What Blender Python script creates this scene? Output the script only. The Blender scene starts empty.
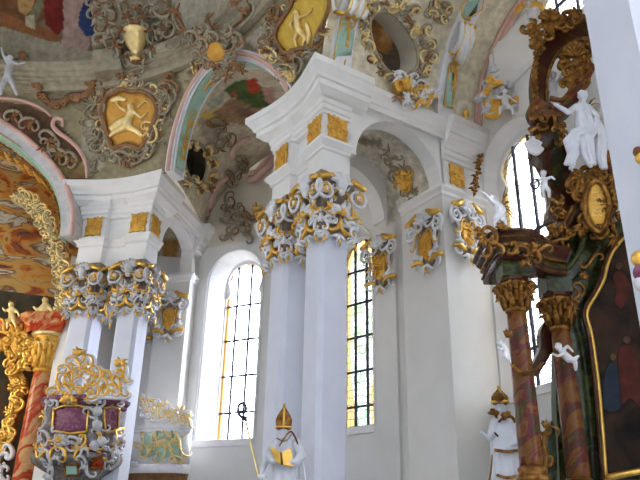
import bpy, bmesh, math, random
from mathutils import Vector, Matrix, noise
from mathutils.bvhtree import BVHTree
R_ = random.Random(7)
S = bpy.context.scene
COL = S.collection
PI = math.pi
V = Vector
def rad(d): return math.radians(d)
# ------------------------------------------------------------------ camera
FPX = 690.0; PITCH = rad(23.8); ROLL = rad(1.14); EYE = 1.6
cam = bpy.data.cameras.new('camera'); cam.sensor_width = 36; cam.lens = FPX/640*36
cam.clip_end = 300
camo = bpy.data.objects.new('camera', cam); COL.objects.link(camo)
camo.matrix_world = Matrix.Translation((0, 0, EYE)) @ Matrix.Rotation(PI/2+PITCH, 4, 'X') @ Matrix.Rotation(ROLL, 4, 'Z')
S.camera = camo
CP, SP, CR, SR = math.cos(PITCH), math.sin(PITCH), math.cos(ROLL), math.sin(ROLL)
EYEV = V((0, 0, EYE))
def ray(px, py):
    x = (px-320)/FPX; y = (240-py)/FPX
    X = x*CR-y*SR; Y = x*SR+y*CR
    return V((X, CP-Y*SP, SP+Y*CP))
def proj(p):
    X, Yf, Z = p[0], p[1], p[2]-EYE
    d = Yf*CP+Z*SP; Y = -Yf*SP+Z*CP
    if d < 0.1: return (-999, -999)
    return (320+FPX*(X*CR+Y*SR)/d, 240-FPX*(-X*SR+Y*CR)/d)
def on_plane(px, py, p0, n):
    r = ray(px, py); t = (V(p0)-EYEV).dot(n)/r.dot(n)
    return EYEV+r*t
# ------------------------------------------------------------------ materials
MATS = {}
def _mat(name):
    m = bpy.data.materials.new(name); m.use_nodes = True
    nt = m.node_tree; b = nt.nodes['Principled BSDF']; MATS[name] = m
    return m, nt, b
def ramp(nt, stops):
    r = nt.nodes.new('ShaderNodeValToRGB'); e = r.color_ramp.elements
    while len(e) < len(stops): e.new(0.5)
    for i, (p, c) in enumerate(stops):
        e[i].position = p; e[i].color = (*c, 1)
    return r
def mat_noise(name, stops, scale=3, rough=0.6, metal=0, dist=0, detail=5, bump=0, bscale=40, stretch=None, spec=0.3):
    m, nt, b = _mat(name); N = nt.nodes; L = nt.links
    tc = N.new('ShaderNodeTexCoord'); no = N.new('ShaderNodeTexNoise')
    no.inputs['Scale'].default_value = scale; no.inputs['Detail'].default_value = detail
    no.inputs['Distortion'].default_value = dist
    if stretch:
        mp = N.new('ShaderNodeMapping'); mp.inputs['Scale'].default_value = stretch
        L.new(tc.outputs['Object'], mp.inputs['Vector']); L.new(mp.outputs['Vector'], no.inputs['Vector'])
    else: L.new(tc.outputs['Object'], no.inputs['Vector'])
    r = ramp(nt, stops); L.new(no.outputs['Fac'], r.inputs['Fac']); L.new(r.outputs['Color'], b.inputs['Base Color'])
    b.inputs['Roughness'].default_value = rough; b.inputs['Metallic'].default_value = metal
    b.inputs['Specular IOR Level'].default_value = spec
    if bump:
        n2 = N.new('ShaderNodeTexNoise'); n2.inputs['Scale'].default_value = bscale
        L.new(tc.outputs['Object'], n2.inputs['Vector'])
        bp = N.new('ShaderNodeBump'); bp.inputs['Strength'].default_value = bump; bp.inputs['Distance'].default_value = 0.02
        L.new(n2.outputs['Fac'], bp.inputs['Height']); L.new(bp.outputs['Normal'], b.inputs['Normal'])
    return m
def mat_paint(name, rough=0.8):
    m, nt, b = _mat(name); N = nt.nodes; L = nt.links
    at = N.new('ShaderNodeAttribute'); at.attribute_name = 'pigment'
    tc = N.new('ShaderNodeTexCoord'); no = N.new('ShaderNodeTexNoise'); no.inputs['Scale'].default_value = 6; no.inputs['Detail'].default_value = 6
    L.new(tc.outputs['Object'], no.inputs['Vector'])
    r = ramp(nt, [(0.3, (.72, .70, .68)), (0.7, (1.12, 1.1, 1.08))]); L.new(no.outputs['Fac'], r.inputs['Fac'])
    mx = N.new('ShaderNodeMixRGB'); mx.blend_type = 'MULTIPLY'; mx.inputs['Fac'].default_value = 1
    L.new(at.outputs['Color'], mx.inputs['Color1']); L.new(r.outputs['Color'], mx.inputs['Color2'])
    L.new(mx.outputs['Color'], b.inputs['Base Color']); b.inputs['Roughness'].default_value = rough
    b.inputs['Specular IOR Level'].default_value = 0.15
    return m
def mat_glass(name, border, mid, centre, lead=(.05, .05, .06), hexs=6.0, opac=0.12, strength=1.0, lw=(.03, .06), bw=(.88, .94)):
    # leaded panes: tinted clear glass with dark cames; the pane's UV gives x across -1..1, y in metres
    m, nt, b = _mat(name); N = nt.nodes; L = nt.links
    out = N['Material Output']; N.remove(b)
    uv = N.new('ShaderNodeUVMap'); uv.uv_map = 'UVMap'
    sep = N.new('ShaderNodeSeparateXYZ'); L.new(uv.outputs['UV'], sep.inputs[0])
    no = N.new('ShaderNodeTexNoise'); no.inputs['Scale'].default_value = 2.5; no.inputs['Detail'].default_value = 4
    L.new(uv.outputs['UV'], no.inputs['Vector'])
    rc = ramp(nt, [(0.40, mid), (0.56, centre)]); L.new(no.outputs['Fac'], rc.inputs['Fac'])
    rb = ramp(nt, [(0.74, (0, 0, 0)), (0.8, (1, 1, 1))]); L.new(sep.outputs['Z'], rb.inputs['Fac'])
    # border factor = distance to the edge, stored in UV x: 0 centre..1 edge
    ab = N.new('ShaderNodeMath'); ab.operation = 'ABSOLUTE'; L.new(sep.outputs['X'], ab.inputs[0])
    wob = N.new('ShaderNodeTexNoise'); wob.inputs['Scale'].default_value = 9; L.new(uv.outputs['UV'], wob.inputs['Vector'])
    wm = N.new('ShaderNodeMath'); wm.operation = 'MULTIPLY_ADD'; wm.inputs[1].default_value = 0.25; L.new(wob.outputs['Fac'], wm.inputs[0]); L.new(ab.outputs[0], wm.inputs[2])
    L.new(wm.outputs[0], rb.inputs['Fac']); rb.color_ramp.elements[0].position = bw[0]; rb.color_ramp.elements[1].position = bw[1]
    mx = N.new('ShaderNodeMixRGB'); L.new(rb.outputs['Color'], mx.inputs['Fac']); L.new(rc.outputs['Color'], mx.inputs['Color1']); mx.inputs['Color2'].default_value = (*border, 1)
    vo = N.new('ShaderNodeTexVoronoi'); vo.feature = 'DISTANCE_TO_EDGE'; vo.inputs['Scale'].default_value = hexs; vo.inputs['Randomness'].default_value = 0.35
    L.new(uv.outputs['UV'], vo.inputs['Vector'])
    rl = ramp(nt, [(lw[0], (1, 1, 1)), (lw[1], (0, 0, 0))]); L.new(vo.outputs['Distance'], rl.inputs['Fac'])
    mul = N.new('ShaderNodeMath'); mul.operation = 'MULTIPLY'; mul.inputs[1].default_value = strength; L.new(rl.outputs['Color'], mul.inputs[0])
    mx2 = N.new('ShaderNodeMixRGB'); L.new(mul.outputs[0], mx2.inputs['Fac']); L.new(mx.outputs['Color'], mx2.inputs['Color1']); mx2.inputs['Color2'].default_value = (*lead, 1)
    tr = N.new('ShaderNodeBsdfTransparent'); L.new(mx2.outputs['Color'], tr.inputs['Color'])
    gl = N.new('ShaderNodeBsdfGlossy'); gl.inputs['Roughness'].default_value = 0.15
    ms = N.new('ShaderNodeMixShader'); ms.inputs['Fac'].default_value = 0.04
    L.new(tr.outputs[0], ms.inputs[1]); L.new(gl.outputs[0], ms.inputs[2]); L.new(ms.outputs[0], out.inputs['Surface'])
    return m
def mat_marble(name, c1, c2, c3, scale=2.2, dist=2.5, rough=0.18, stretch=(1, 1, .8)):
    m, nt, b = _mat(name); N = nt.nodes; L = nt.links
    tc = N.new('ShaderNodeTexCoord'); mp0 = N.new('ShaderNodeMapping'); mp0.inputs['Rotation'].default_value = (.5, .6, 0)
    mp = N.new('ShaderNodeMapping'); mp.inputs['Scale'].default_value = stretch
    L.new(tc.outputs['Object'], mp0.inputs['Vector']); L.new(mp0.outputs['Vector'], mp.inputs['Vector'])
    no = N.new('ShaderNodeTexNoise'); no.inputs['Scale'].default_value = scale; no.inputs['Detail'].default_value = 8; no.inputs['Distortion'].default_value = dist
    L.new(mp.outputs['Vector'], no.inputs['Vector'])
    r = ramp(nt, [(.28, c1), (.45, c2), (.52, c1), (.62, c3), (.75, c2)]); L.new(no.outputs['Fac'], r.inputs['Fac'])
    L.new(r.outputs['Color'], b.inputs['Base Color']); b.inputs['Roughness'].default_value = rough; b.inputs['Specular IOR Level'].default_value = .22
    return m
M = MATS
mat_noise('plaster', [(.3, (.80, .79, .77)), (.7, (.87, .865, .85))], 2, .75, bump=.15)
mat_noise('plaster_skytint', [(.3, (.70, .725, .82)), (.7, (.76, .785, .87))], 2, .7, bump=.12)  # white shaft plaster with the blue of skylight put into its colour
mat_noise('plaster_wall', [(.3, (.74, .73, .70)), (.7, (.80, .79, .76))], 1.5, .8, bump=.15)
mat_noise('plaster_vault', [(.3, (.66, .60, .48)), (.7, (.74, .68, .56))], 1.5, .8, bump=.1)
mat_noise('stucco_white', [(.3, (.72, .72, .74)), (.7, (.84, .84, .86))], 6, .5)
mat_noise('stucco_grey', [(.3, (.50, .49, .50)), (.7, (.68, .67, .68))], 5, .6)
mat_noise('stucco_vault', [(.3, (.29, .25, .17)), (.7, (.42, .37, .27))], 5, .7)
mat_noise('stucco_yellow', [(.3, (.36, .30, .14)), (.7, (.52, .45, .26))], 5, .7)
mat_noise('stucco_brown', [(.3, (.20, .09, .04)), (.7, (.36, .19, .08))], 5, .5)
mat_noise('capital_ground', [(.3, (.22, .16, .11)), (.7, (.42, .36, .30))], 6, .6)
mat_noise('stucco_pink', [(.3, (.62, .36, .30)), (.7, (.70, .46, .38))], 3, .6)
mat_noise('stucco_green', [(.3, (.33, .52, .42)), (.7, (.46, .64, .54))], 3, .6)
mat_noise('gold', [(.3, (.72, .40, .07)), (.7, (.92, .58, .14))], 8, .32, .75, bump=.3, bscale=25)
mat_noise('gold_pale', [(.3, (.80, .58, .22)), (.7, (.95, .76, .38))], 8, .35, .5)
mat_noise('gold_ochre', [(.3, (.66, .34, .05)), (.7, (.88, .52, .10))], 9, .45, .35, bump=1.0, bscale=14)
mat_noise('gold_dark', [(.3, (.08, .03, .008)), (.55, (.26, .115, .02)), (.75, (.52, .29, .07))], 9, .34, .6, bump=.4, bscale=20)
mat_noise('field_yellow', [(.3, (.62, .40, .05)), (.7, (.78, .55, .10))], 5, .6, bump=.4, bscale=18)
mat_noise('field_orange', [(.3, (.58, .27, .04)), (.7, (.76, .42, .08))], 4, .6, bump=.4, bscale=18)
mat_noise('iron', [(.3, (.03, .03, .05)), (.7, (.06, .06, .09))], 8, .5)
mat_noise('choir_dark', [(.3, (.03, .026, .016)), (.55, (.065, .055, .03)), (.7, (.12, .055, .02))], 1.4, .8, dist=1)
mat_noise('dark_void', [(.3, (.045, .035, .028)), (.7, (.07, .055, .04))], 2, .9)
mat_noise('robe_white', [(.3, (.60, .62, .68)), (.7, (.70, .72, .77))], 6, .45)
mat_noise('flesh', [(.3, (.60, .48, .40)), (.7, (.70, .58, .50))], 6, .5)
mat_noise('floor_stone', [(.3, (.17, .165, .16)), (.7, (.26, .25, .24))], 1, .5)
mat_noise('leaf', [(.3, (.30, .46, .16)), (.7, (.48, .62, .26))], 4, .7)
mat_noise('bark', [(.3, (.10, .06, .04)), (.7, (.2, .14, .09))], 8, .9)
mat_marble('marble_red', (.12, .014, .018), (.17, .075, .010), (.045, .045, .010), 1.7, 1.4, .25, (1, 1, 2.2))
mat_marble('marble_scarlet', (.42, .03, .010), (.62, .36, .14), (.50, .09, .025), 1.1, 1.2, .18, (1, 1, 1.8))
mat_marble('marble_brown', (.05, .016, .008), (.085, .04, .012), (.065, .013, .010), 1.2)
mat_marble('marble_green', (.022, .034, .010), (.065, .075, .02), (.035, .02, .008), 1.6)
mat_marble('marble_purple', (.16, .04, .08), (.30, .14, .18), (.22, .06, .11), 3)
mat_marble('marble_grey', (.22, .20, .20), (.34, .30, .26), (.20, .15, .14), 3)
mat_paint('fresco')
mat_noise('fresco_choir', [(.30, (.06, .05, .04)), (.38, (.30, .07, .02)), (.44, (.52, .22, .03)), (.52, (.46, .30, .10)), (.57, (.16, .06, .03)), (.63, (.55, .50, .38)), (.70, (.16, .20, .22))], 1.0, .8, dist=1.2, stretch=(1, 1.3, 2))
mat_noise('canvas_dark', [(.35, (.012, .010, .010)), (.55, (.045, .028, .018)), (.68, (.09, .035, .02)), (.8, (.14, .085, .045))], 1.6, .7, dist=1, spec=.1)
mat_glass('glass_clear', (.11, .055, .012), (.92, .90, 1.0), (1, 1, 1), hexs=5, strength=.0)
mat_glass('glass_tinted', (.095, .052, .014), (.05, .075, .03), (.12, .12, .11), hexs=5, strength=.9, lead=(.012, .012, .012), lw=(.05, .11), bw=(.45, .62))
mat_glass('glass_yellow', (.15, .10, .04), (.12, .105, .075), (.34, .36, .39), hexs=5.5, strength=.95, lead=(.012, .012, .012), lw=(.05, .09), bw=(.7, .85))
# ------------------------------------------------------------------ mesh builder
def wloc(o):
    l = V((0, 0, 0))
    while o: l += o.location; o = o.parent
    return l
SPLIT = ('brown_frame', 'scroll', 'leaves', 'crest', 'flames', 'border', 'flowers', 'ornament', 'drapery', 'ribs', 'moulding', 'glazing', 'rings', 'gilded_edge', 'green_panel', 'boss')
class MB:
    def __init__(s): s.v = []; s.f = []; s.sm = []; s.isl = []
    def add(s, vs, fs, smooth=True):
        k = len(s.v); s.v += [V(p) for p in vs]; s.isl.append((k, len(s.v), len(s.f), len(s.f)+len(fs)))
        s.f += [[i+k for i in f] for f in fs]; s.sm += [smooth]*len(fs); return s
    def box(s, c, size, rz=0, taper=1.0):
        hx, hy, hz = size[0]/2, size[1]/2, size[2]/2; vs = []
        for z, k in ((-hz, 1), (hz, taper)):
            for x, y in ((-1, -1), (1, -1), (1, 1), (-1, 1)):
                X, Y = x*hx*k, y*hy*k
                vs.append(V((c[0]+X*math.cos(rz)-Y*math.sin(rz), c[1]+X*math.sin(rz)+Y*math.cos(rz), c[2]+z)))
        return s.add(vs, [(3, 2, 1, 0), (4, 5, 6, 7), (0, 1, 5, 4), (1, 2, 6, 5), (2, 3, 7, 6), (3, 0, 4, 7)], False)
    def prism(s, poly, z0, z1, poly2=None):      # poly: list of (x,y) world
        n = len(poly); p2 = poly2 or poly
        vs = [(p[0], p[1], z0) for p in poly]+[(p[0], p[1], z1) for p in p2]
        fs = [list(range(n))[::-1], list(range(n, 2*n))]+[(i, (i+1) % n, n+(i+1) % n, n+i) for i in range(n)]
        return s.add(vs, fs, False)
    def slab(s, front, d):                       # front: 3d outline, d: thickness vector
        n = len(front); vs = [V(p) for p in front]+[V(p)+d for p in front]
        c0 = sum((V(p) for p in front), V())/n
        vs += [c0, c0+d]
        fs = [(i, (i+1) % n, 2*n) for i in range(n)]+[(n+(i+1) % n, n+i, 2*n+1) for i in range(n)]
        fs += [((i+1) % n, i, n+i, n+(i+1) % n) for i in range(n)]
        return s.add(vs, fs, False)
    def tube(s, pts, rr, n=6, cap=True, flat=1.0, up=None):
        pts = [V(p) for p in pts]; m = len(pts)
        if m < 2: return s
        if not isinstance(rr, (list, tuple)): rr = [rr]*m
        T = []
        for i in range(m):
            d = pts[min(i+1, m-1)]-pts[max(i-1, 0)]
            T.append(d.normalized() if d.length > 1e-9 else (T[-1] if T else V((0, 0, 1))))
        a = up.cross(T[0]) if up is not None else T[0].orthogonal()
        if a.length < 1e-6: a = T[0].orthogonal()
        a.normalize(); vs = []
        for i in range(m):
            if up is not None:
                a2 = up.cross(T[i]); a = a2.normalized() if a2.length > 1e-4 else a
            else:
                a = a-T[i]*a.dot(T[i]); a = a.normalized() if a.length > 1e-6 else T[i].orthogonal().normalized()
            b = T[i].cross(a)
            for j in range(n):
                w = 2*PI*j/n
                vs.append(pts[i]+(a*math.cos(w)+b*math.sin(w)*flat)*rr[i])
        fs = [(i*n+j, i*n+(j+1) % n, (i+1)*n+(j+1) % n, (i+1)*n+j) for i in range(m-1) for j in range(n)]
        if cap: fs += [list(range(n))[::-1], list(range((m-1)*n, m*n))]
        return s.add(vs, fs)
    def loft(s, rings, closed=True, cap=True, smooth=True):
        n = len(rings[0]); vs = [p for r in rings for p in r]; k = n if closed else n-1
        fs = [(i*n+j, i*n+(j+1) % n, (i+1)*n+(j+1) % n, (i+1)*n+j) for i in range(len(rings)-1) for j in range(k)]
        s.add(vs, fs, smooth)
        if cap and closed:
            b = len(s.v)-len(vs); s.f += [[b+i for i in range(n)][::-1], [b+len(vs)-n+i for i in range(n)]]; s.sm += [False]*2
            q = s.isl[-1]; s.isl[-1] = (q[0], q[1], q[2], len(s.f))
        return s
    def lathe(s, c, prof, n=20, sx=1, sy=1, rz=0, axis=None, smooth=True):    # prof [(r,z)]
        A = Matrix.Rotation(rz, 3, 'Z')
        if axis is not None: A = axis @ A
        rings = [[V(c)+A @ V((r*math.cos(2*PI*j/n)*sx, r*math.sin(2*PI*j/n)*sy, z)) for j in range(n)] for r, z in prof]
        return s.loft(rings, smooth=smooth)
    def ball(s, c, r, n=10, m=7, rot=None):
        r = (r, r, r) if not isinstance(r, (tuple, list)) else r; rings = []
        for i in range(m+1):
            ph = -PI/2+PI*(0.02+0.96*i/m)
            ring = []
            for j in range(n):
                q = V((r[0]*math.cos(ph)*math.cos(2*PI*j/n), r[1]*math.cos(ph)*math.sin(2*PI*j/n), r[2]*math.sin(ph)))
                ring.append(V(c)+(rot @ q if rot is not None else q))
            rings.append(ring)
        return s.loft(rings)
    def capsule(s, a, b, r0, r1, n=10):
        a, b = V(a), V(b); d = (b-a).normalized(); pts = []; rr = []
        for k in range(4): w = PI/2*k/4; pts.append(a-d*r0*math.cos(w)); rr.append(max(r0*math.sin(w), 1e-3))
        for k in range(5): t = k/4; pts.append(a.lerp(b, t)); rr.append(r0+(r1-r0)*t)
        for k in range(3, -1, -1): w = PI/2*k/4; pts.append(b+d*r1*math.cos(w)); rr.append(max(r1*math.sin(w), 1e-3))
        return s.tube(pts, rr, n)
    def grid(s, fn, nu, nv, keep=None):
        vs = [fn(i/nu, j/nv) for i in range(nu+1) for j in range(nv+1)]
        fs = []
        for i in range(nu):
            for j in range(nv):
                if keep is None or keep((i+.5)/nu, (j+.5)/nv):
                    fs.append((i*(nv+1)+j, (i+1)*(nv+1)+j, (i+1)*(nv+1)+j+1, i*(nv+1)+j+1))
        return s.add(vs, fs)
    def pieces(s, gap=.03):
        # groups of shapes that touch one another
        bb = []
        for a, b, c, d in s.isl:
            q = s.v[a:b]; bb.append([min(p[i] for p in q)-gap for i in range(3)]+[max(p[i] for p in q)+gap for i in range(3)])
        n = len(bb); par = list(range(n))
        def find(i):
            while par[i] != i: par[i] = par[par[i]]; i = par[i]
            return i
        for i in range(n):
            for j in range(i):
                if all(bb[i][k] < bb[j][k+3] and bb[j][k] < bb[i][k+3] for k in range(3)): par[find(i)] = find(j)
        g = {}
        for i in range(n): g.setdefault(find(i), []).append(i)
        return list(g.values())
    def build(s, name, mat, parent=None, recalc=True, sharp=None):
        if parent and len(s.isl) > 1 and any(k in name for k in SPLIT):
            gs = s.pieces()
            if 1 < len(gs):
                res = []
                for g in gs:
                    m = MB()
                    for i in g:
                        a, b, c, d = s.isl[i]; m.add(s.v[a:b], [[q-a for q in f_] for f_ in s.f[c:d]]); m.sm[-(d-c):] = s.sm[c:d]
                    res.append(m._build(name, mat, parent, recalc))
                return res[0]
        return s._build(name, mat, parent, recalc)
    def _build(s, name, mat, parent=None, recalc=True):
        o_ = wloc(parent); me = bpy.data.meshes.new(name)
        me.from_pydata([p-o_ for p in s.v], [], s.f)
        me.polygons.foreach_set('use_smooth', s.sm)
        if recalc:
            bm = bmesh.new(); bm.from_mesh(me); bmesh.ops.recalc_face_normals(bm, faces=bm.faces); bm.to_mesh(me); bm.free()
        me.materials.append(M[mat] if isinstance(mat, str) else mat)
        o = bpy.data.objects.new(name, me); COL.objects.link(o)
        if parent: o.parent = parent
        return o
    def bvh(s): return BVHTree.FromPolygons(s.v, s.f)
def thing(name, label, cat, loc, group=None):
    o = bpy.data.objects.new(name, None); COL.objects.link(o); o.location = loc
    o.empty_display_size = .2
    o['label'] = label; o['category'] = cat
    if group: o['group'] = group
    return o
def tag(o, label, cat, group=None):
    o['label'] = label; o['category'] = cat
    if group: o['group'] = group
    return o
def struct(o, label=None):
    o['kind'] = 'structure'
    if label: o['label'] = label
    return o
def sculpt(mb, name, mat, parent=None, voxel=.02, smooth=4, origin=None):
    o = mb.build(name, mat, parent)
    r = o.modifiers.new('r', 'REMESH'); r.mode = 'VOXEL'; r.voxel_size = voxel
    sm = o.modifiers.new('s', 'SMOOTH'); sm.iterations = smooth; sm.factor = .5
    dg = bpy.context.evaluated_depsgraph_get(); dg.update()
    me = bpy.data.meshes.new_from_object(o.evaluated_get(dg)); o.modifiers.clear()
    old = o.data; o.data = me; bpy.data.meshes.remove(old); me.name = name
    me.polygons.foreach_set('use_smooth', [True]*len(me.polygons))
    return o
# ------------------------------------------------------------------ ornament curves (2d, unit size) and their mapping on surfaces
def scroll(kind='C', n=26, k0=2.2, k1=9.0, p=2.0):
    # curvature grows to the ends: C curls the same way at both ends, S opposite ways
    pts = []; x = y = 0.0; a = 0.0
    half = []
    for sgn in (-1, 1):
        x = y = 0.0; a = 0.0; seq = []
        N = n//2
        for i in range(N):
            t = (i+.5)/N
            k = (k0+k1*t**p)*(1 if (kind == 'C' or sgn > 0) else -1)
            ds = 1.0/N
            a += k*ds*.5
            if sgn > 0: x += math.cos(a)*ds; y += math.sin(a)*ds
            else: x -= math.cos(a)*ds; y += math.sin(a)*ds*(1)
            a += k*ds*.5
            seq.append((x, y))
        half.append(seq)
    pts = half[0][::-1]+[(0, 0)]+half[1]
    xs = [q[0] for q in pts]; ys = [q[1] for q in pts]
    w = max(max(xs)-min(xs), max(ys)-min(ys)); cx = (max(xs)+min(xs))/2; cy = (max(ys)+min(ys))/2
    return [((q[0]-cx)/w, (q[1]-cy)/w) for q in pts]
CS = scroll('C', 26, 1.6, 8.5, 1.7); SS = scroll('S', 26, .9, 9.5, 1.7); HOOK = scroll('C', 26, 1.6, 8.5, 1.7)[10:]
JS = scroll('C', 30, .5, 11.0, 2.2)
def place2(pts, cx, cy, size, rot=0, flip=False, sy=1.0):
    c, s_ = math.cos(rot), math.sin(rot); out = []
    for x, y in pts:
        if flip: x = -x
        y *= sy
        out.append((cx+size*(x*c-y*s_), cy+size*(x*s_+y*c)))
    return out
RS = 1.0
def jumps(P, lim=.55): return any((P[i+1]-P[i]).length > lim for i in range(len(P)-1))
def runs(P, lim=.55):
    out = [[P[0]]]
    for a, b in zip(P[:-1], P[1:]):
        if (b-a).length > lim: out.append([])
        out[-1].append(b)
    return [q for q in out if len(q) > 2]
def lay(mb, mp, pts, r, lift=0.0, taper=.55, n=5, flat=1.0, hump=0.0):
    m = len(pts); P = []; rr = []
    for i, (x, y) in enumerate(pts):
        t = abs(2*i/(m-1)-1)
        P.append(mp(x, y, lift+hump*(1-t))); rr.append(r*RS*(1-taper*t**1.5))
    if jumps(P):
        for q in runs(P): mb.tube(q, r*.8, n)
        return
    mb.tube(P, rr, n)
def smooth_line(ctrl, k=6, closed=False):
    # catmull-rom through the control points
    n = len(ctrl); out = []
    rng = range(n) if closed else range(n-1)
    for i in rng:
        if closed: p0, p1, p2, p3 = ctrl[(i-1) % n], ctrl[i], ctrl[(i+1) % n], ctrl[(i+2) % n]
        else: p0, p1, p2, p3 = ctrl[max(i-1, 0)], ctrl[i], ctrl[i+1], ctrl[min(i+2, n-1)]
        for j in range(k):
            t = j/k
            out.append(tuple(.5*((2*b)+(-a+c)*t+(2*a-5*b+4*c-d)*t*t+(-a+3*b-3*c+d)*t**3) for a, b, c, d in zip(p0, p1, p2, p3)))
    out.append(tuple(ctrl[0] if closed else ctrl[-1]))
    return out
def leaf(mb, mp, x, y, size, ang, r, bend=.6, lift=0.0, n=5):
    pts = []
    for i in range(n+3):
        t = i/(n+2); a = ang+bend*t
        pts.append((x+size*t*math.cos(a), y+size*t*math.sin(a)))
    P = [mp(q[0], q[1], lift+r*1.2*math.sin(PI*i/(n+2))) for i, q in enumerate(pts)]
    r = r*RS; rr = [max(r*math.sin(PI*(.12+.86*i/(n+2))), r*.08) for i in range(n+3)]
    if jumps(P, .4): return
    mb.tube(P, rr, 5)
def spray(mb, mp, x, y, size, ang, r, k=5, spread=1.6, lift=0.0, rnd=R_):
    for i in range(k):
        a = ang+spread*(i/(k-1)-.5) if k > 1 else ang
        leaf(mb, mp, x, y, size*(.75+.25*math.cos(2*(a-ang))), a, r, bend=.5*(1 if a > ang else -1)*rnd.uniform(.4, 1.4), lift=lift)
def shellf(mb, mp, x, y, size, ang, r, k=7, spread=2.4, lift=0.0):
    for i in range(k):
        a = ang+spread*(i/(k-1)-.5)
        P = [mp(x+size*t*math.cos(a), y+size*t*math.sin(a), lift+size_l(r)*math.sin(PI*t*.8)) for t in (.08, .3, .55, .8, 1.0)]
        mb.tube(P, [r*.3, r*.6, r*.9, r*1.1, r*.8], 5)
def size_l(r): return r*1.8
def rosette(mb, mp, x, y, size, r, lift=0.0, k=6):
    for i in range(k):
        a = 2*PI*i/k
        P = [mp(x+size*t*math.cos(a), y+size*t*math.sin(a), lift+r*.8*math.sin(PI*t)) for t in (.1, .5, 1)]
        if jumps(P, .4): continue
        mb.tube(P, [r*.6, r, r*.5], 5)
def in_poly(x, y, poly):
    c = False; n = len(poly); j = n-1
    for i in range(n):
        xi, yi = poly[i]; xj, yj = poly[j]
        if (yi > y) != (yj > y) and x < (xj-xi)*(y-yi)/(yj-yi)+xi: c = not c
        j = i
    return c
def fill_rocaille(mbs, mp, poly, count, size, r, rnd, lift=0.0, kinds=('C', 'S', 'leaf')):
    xs = [p[0] for p in poly]; ys = [p[1] for p in poly]; done = 0; tries = 0
    while done < count and tries < count*30:
        tries += 1
        x = rnd.uniform(min(xs), max(xs)); y = rnd.uniform(min(ys), max(ys))
        if not in_poly(x, y, poly): continue
        done += 1; mb = mbs[rnd.randrange(len(mbs))]; k = rnd.choice(kinds); s_ = size*rnd.uniform(.6, 1.3); a = rnd.uniform(0, 2*PI)
        if k == 'C': lay(mb, mp, place2(CS, x, y, s_, a, rnd.random() < .5), r*rnd.uniform(.7, 1.2), lift)
        elif k == 'S': lay(mb, mp, place2(SS, x, y, s_*1.2, a, rnd.random() < .5), r*rnd.uniform(.7, 1.2), lift)
        elif k == 'shell': shellf(mb, mp, x, y, s_*.6, a, r, 5, 1.8, lift)
        else: spray(mb, mp, x, y, s_*.7, a, r*.9, 3, 1.4, lift, rnd)
def on_bvh(bvh):
    def mp(px, py, lift=0.0):
        r = ray(px, py).normalized(); h = bvh.ray_cast(EYEV, r)
        if h[0] is None:
            h = bvh.find_nearest(EYEV+r*18)
        nrm = h[1] if h[1].dot(r) < 0 else -h[1]
        return h[0]+nrm*lift
    return mp
def on_pl(p0, n):
    n = V(n).normalized()
    if n.dot(V(p0)-EYEV) > 0: n = -n
    def mp(px, py, lift=0.0): return on_plane(px, py, p0, n)+n*lift
    return mp
def sub_map(mp, o, ex, ez, n):
    def f(x, y, lift=0.0): return o+ex*x+ez*y+n*lift
    return f
def frame_map(o, ex, ez, n):
    o, ex, ez, n = V(o), V(ex), V(ez), V(n)
    return lambda x, y, lift=0.0: o+ex*x+ez*y+n*lift
def patch(mb, mp, outline, lift=.02, thick=.05):
    if jumps([mp(x, y) for x, y in outline], 1.6): return
    # raised shaped panel following its surface: fan of the outline, with an edge
    n = len(outline); cx = sum(p[0] for p in outline)/n; cy = sum(p[1] for p in outline)/n
    rings = [[mp(cx+(x-cx)*k, cy+(y-cy)*k, l) for x, y in outline] for k, l in ((1, lift-thick), (1, lift), (.75, lift+.0), (.5, lift), (.25, lift), (.02, lift))]
    mb.loft(rings, cap=True)
def sweep(mb, prof, path, closed=False, smooth=False):
    # prof [(out,z)], path [(x,y)] world; out is to the right of travel
    n = len(path); rings = []
    for i, p in enumerate(path):
        a = V(path[i-1]) if (i > 0 or closed) else None; c = V(path[(i+1) % n]) if (i < n-1 or closed) else None
        p = V(p); ns = []
        if a is not None: d = (p-a).normalized(); ns.append(V((d.y, -d.x)))
        if c is not None: d = (c-p).normalized(); ns.append(V((d.y, -d.x)))
        m = sum(ns, V((0, 0))); m.normalize(); k = 1/max(m.dot(ns[0]), .3)
        rings.append([(p.x+m.x*k*o, p.y+m.y*k*o, z) for o, z in prof])
    mb.loft([[V(q) for q in r] for r in rings], closed=False, cap=False, smooth=smooth)
    # end caps
    for r in (rings[0], rings[-1]):
        mb.add(r, [list(range(len(r)))], False)
    return mb
def panel2d(name, outer, holes, thick, mapf, mat, parent=None):
    # flat panel with holes: filled 2d curve made into a mesh, then mapped by mapf(x,y,depth)
    cu = bpy.data.curves.new(name, 'CURVE'); cu.dimensions = '2D'; cu.fill_mode = 'BOTH'; cu.extrude = .5
    for pl in [outer]+holes:
        sp = cu.splines.new('POLY'); sp.points.add(len(pl)-1); sp.use_cyclic_u = True
        for q, p in zip(sp.points, pl): q.co = (p[0], p[1], 0, 1)
    o = bpy.data.objects.new(name, cu); COL.objects.link(o)
    dg = bpy.context.evaluated_depsgraph_get(); dg.update()
    me = bpy.data.meshes.new_from_object(o.evaluated_get(dg)); bpy.data.objects.remove(o); bpy.data.curves.remove(cu)
    off = wloc(parent)
    for v in me.vertices: v.co = mapf(v.co.x, v.co.y, (v.co.z+.5)*thick)-off
    bm = bmesh.new(); bm.from_mesh(me); bmesh.ops.recalc_face_normals(bm, faces=bm.faces); bm.to_mesh(me); bm.free()
    me.polygons.foreach_set('use_smooth', [False]*len(me.polygons))
    me.materials.clear(); me.materials.append(M[mat]); me.name = name
    o = bpy.data.objects.new(name, me); COL.objects.link(o)
    if parent: o.parent = parent
    return o
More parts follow.
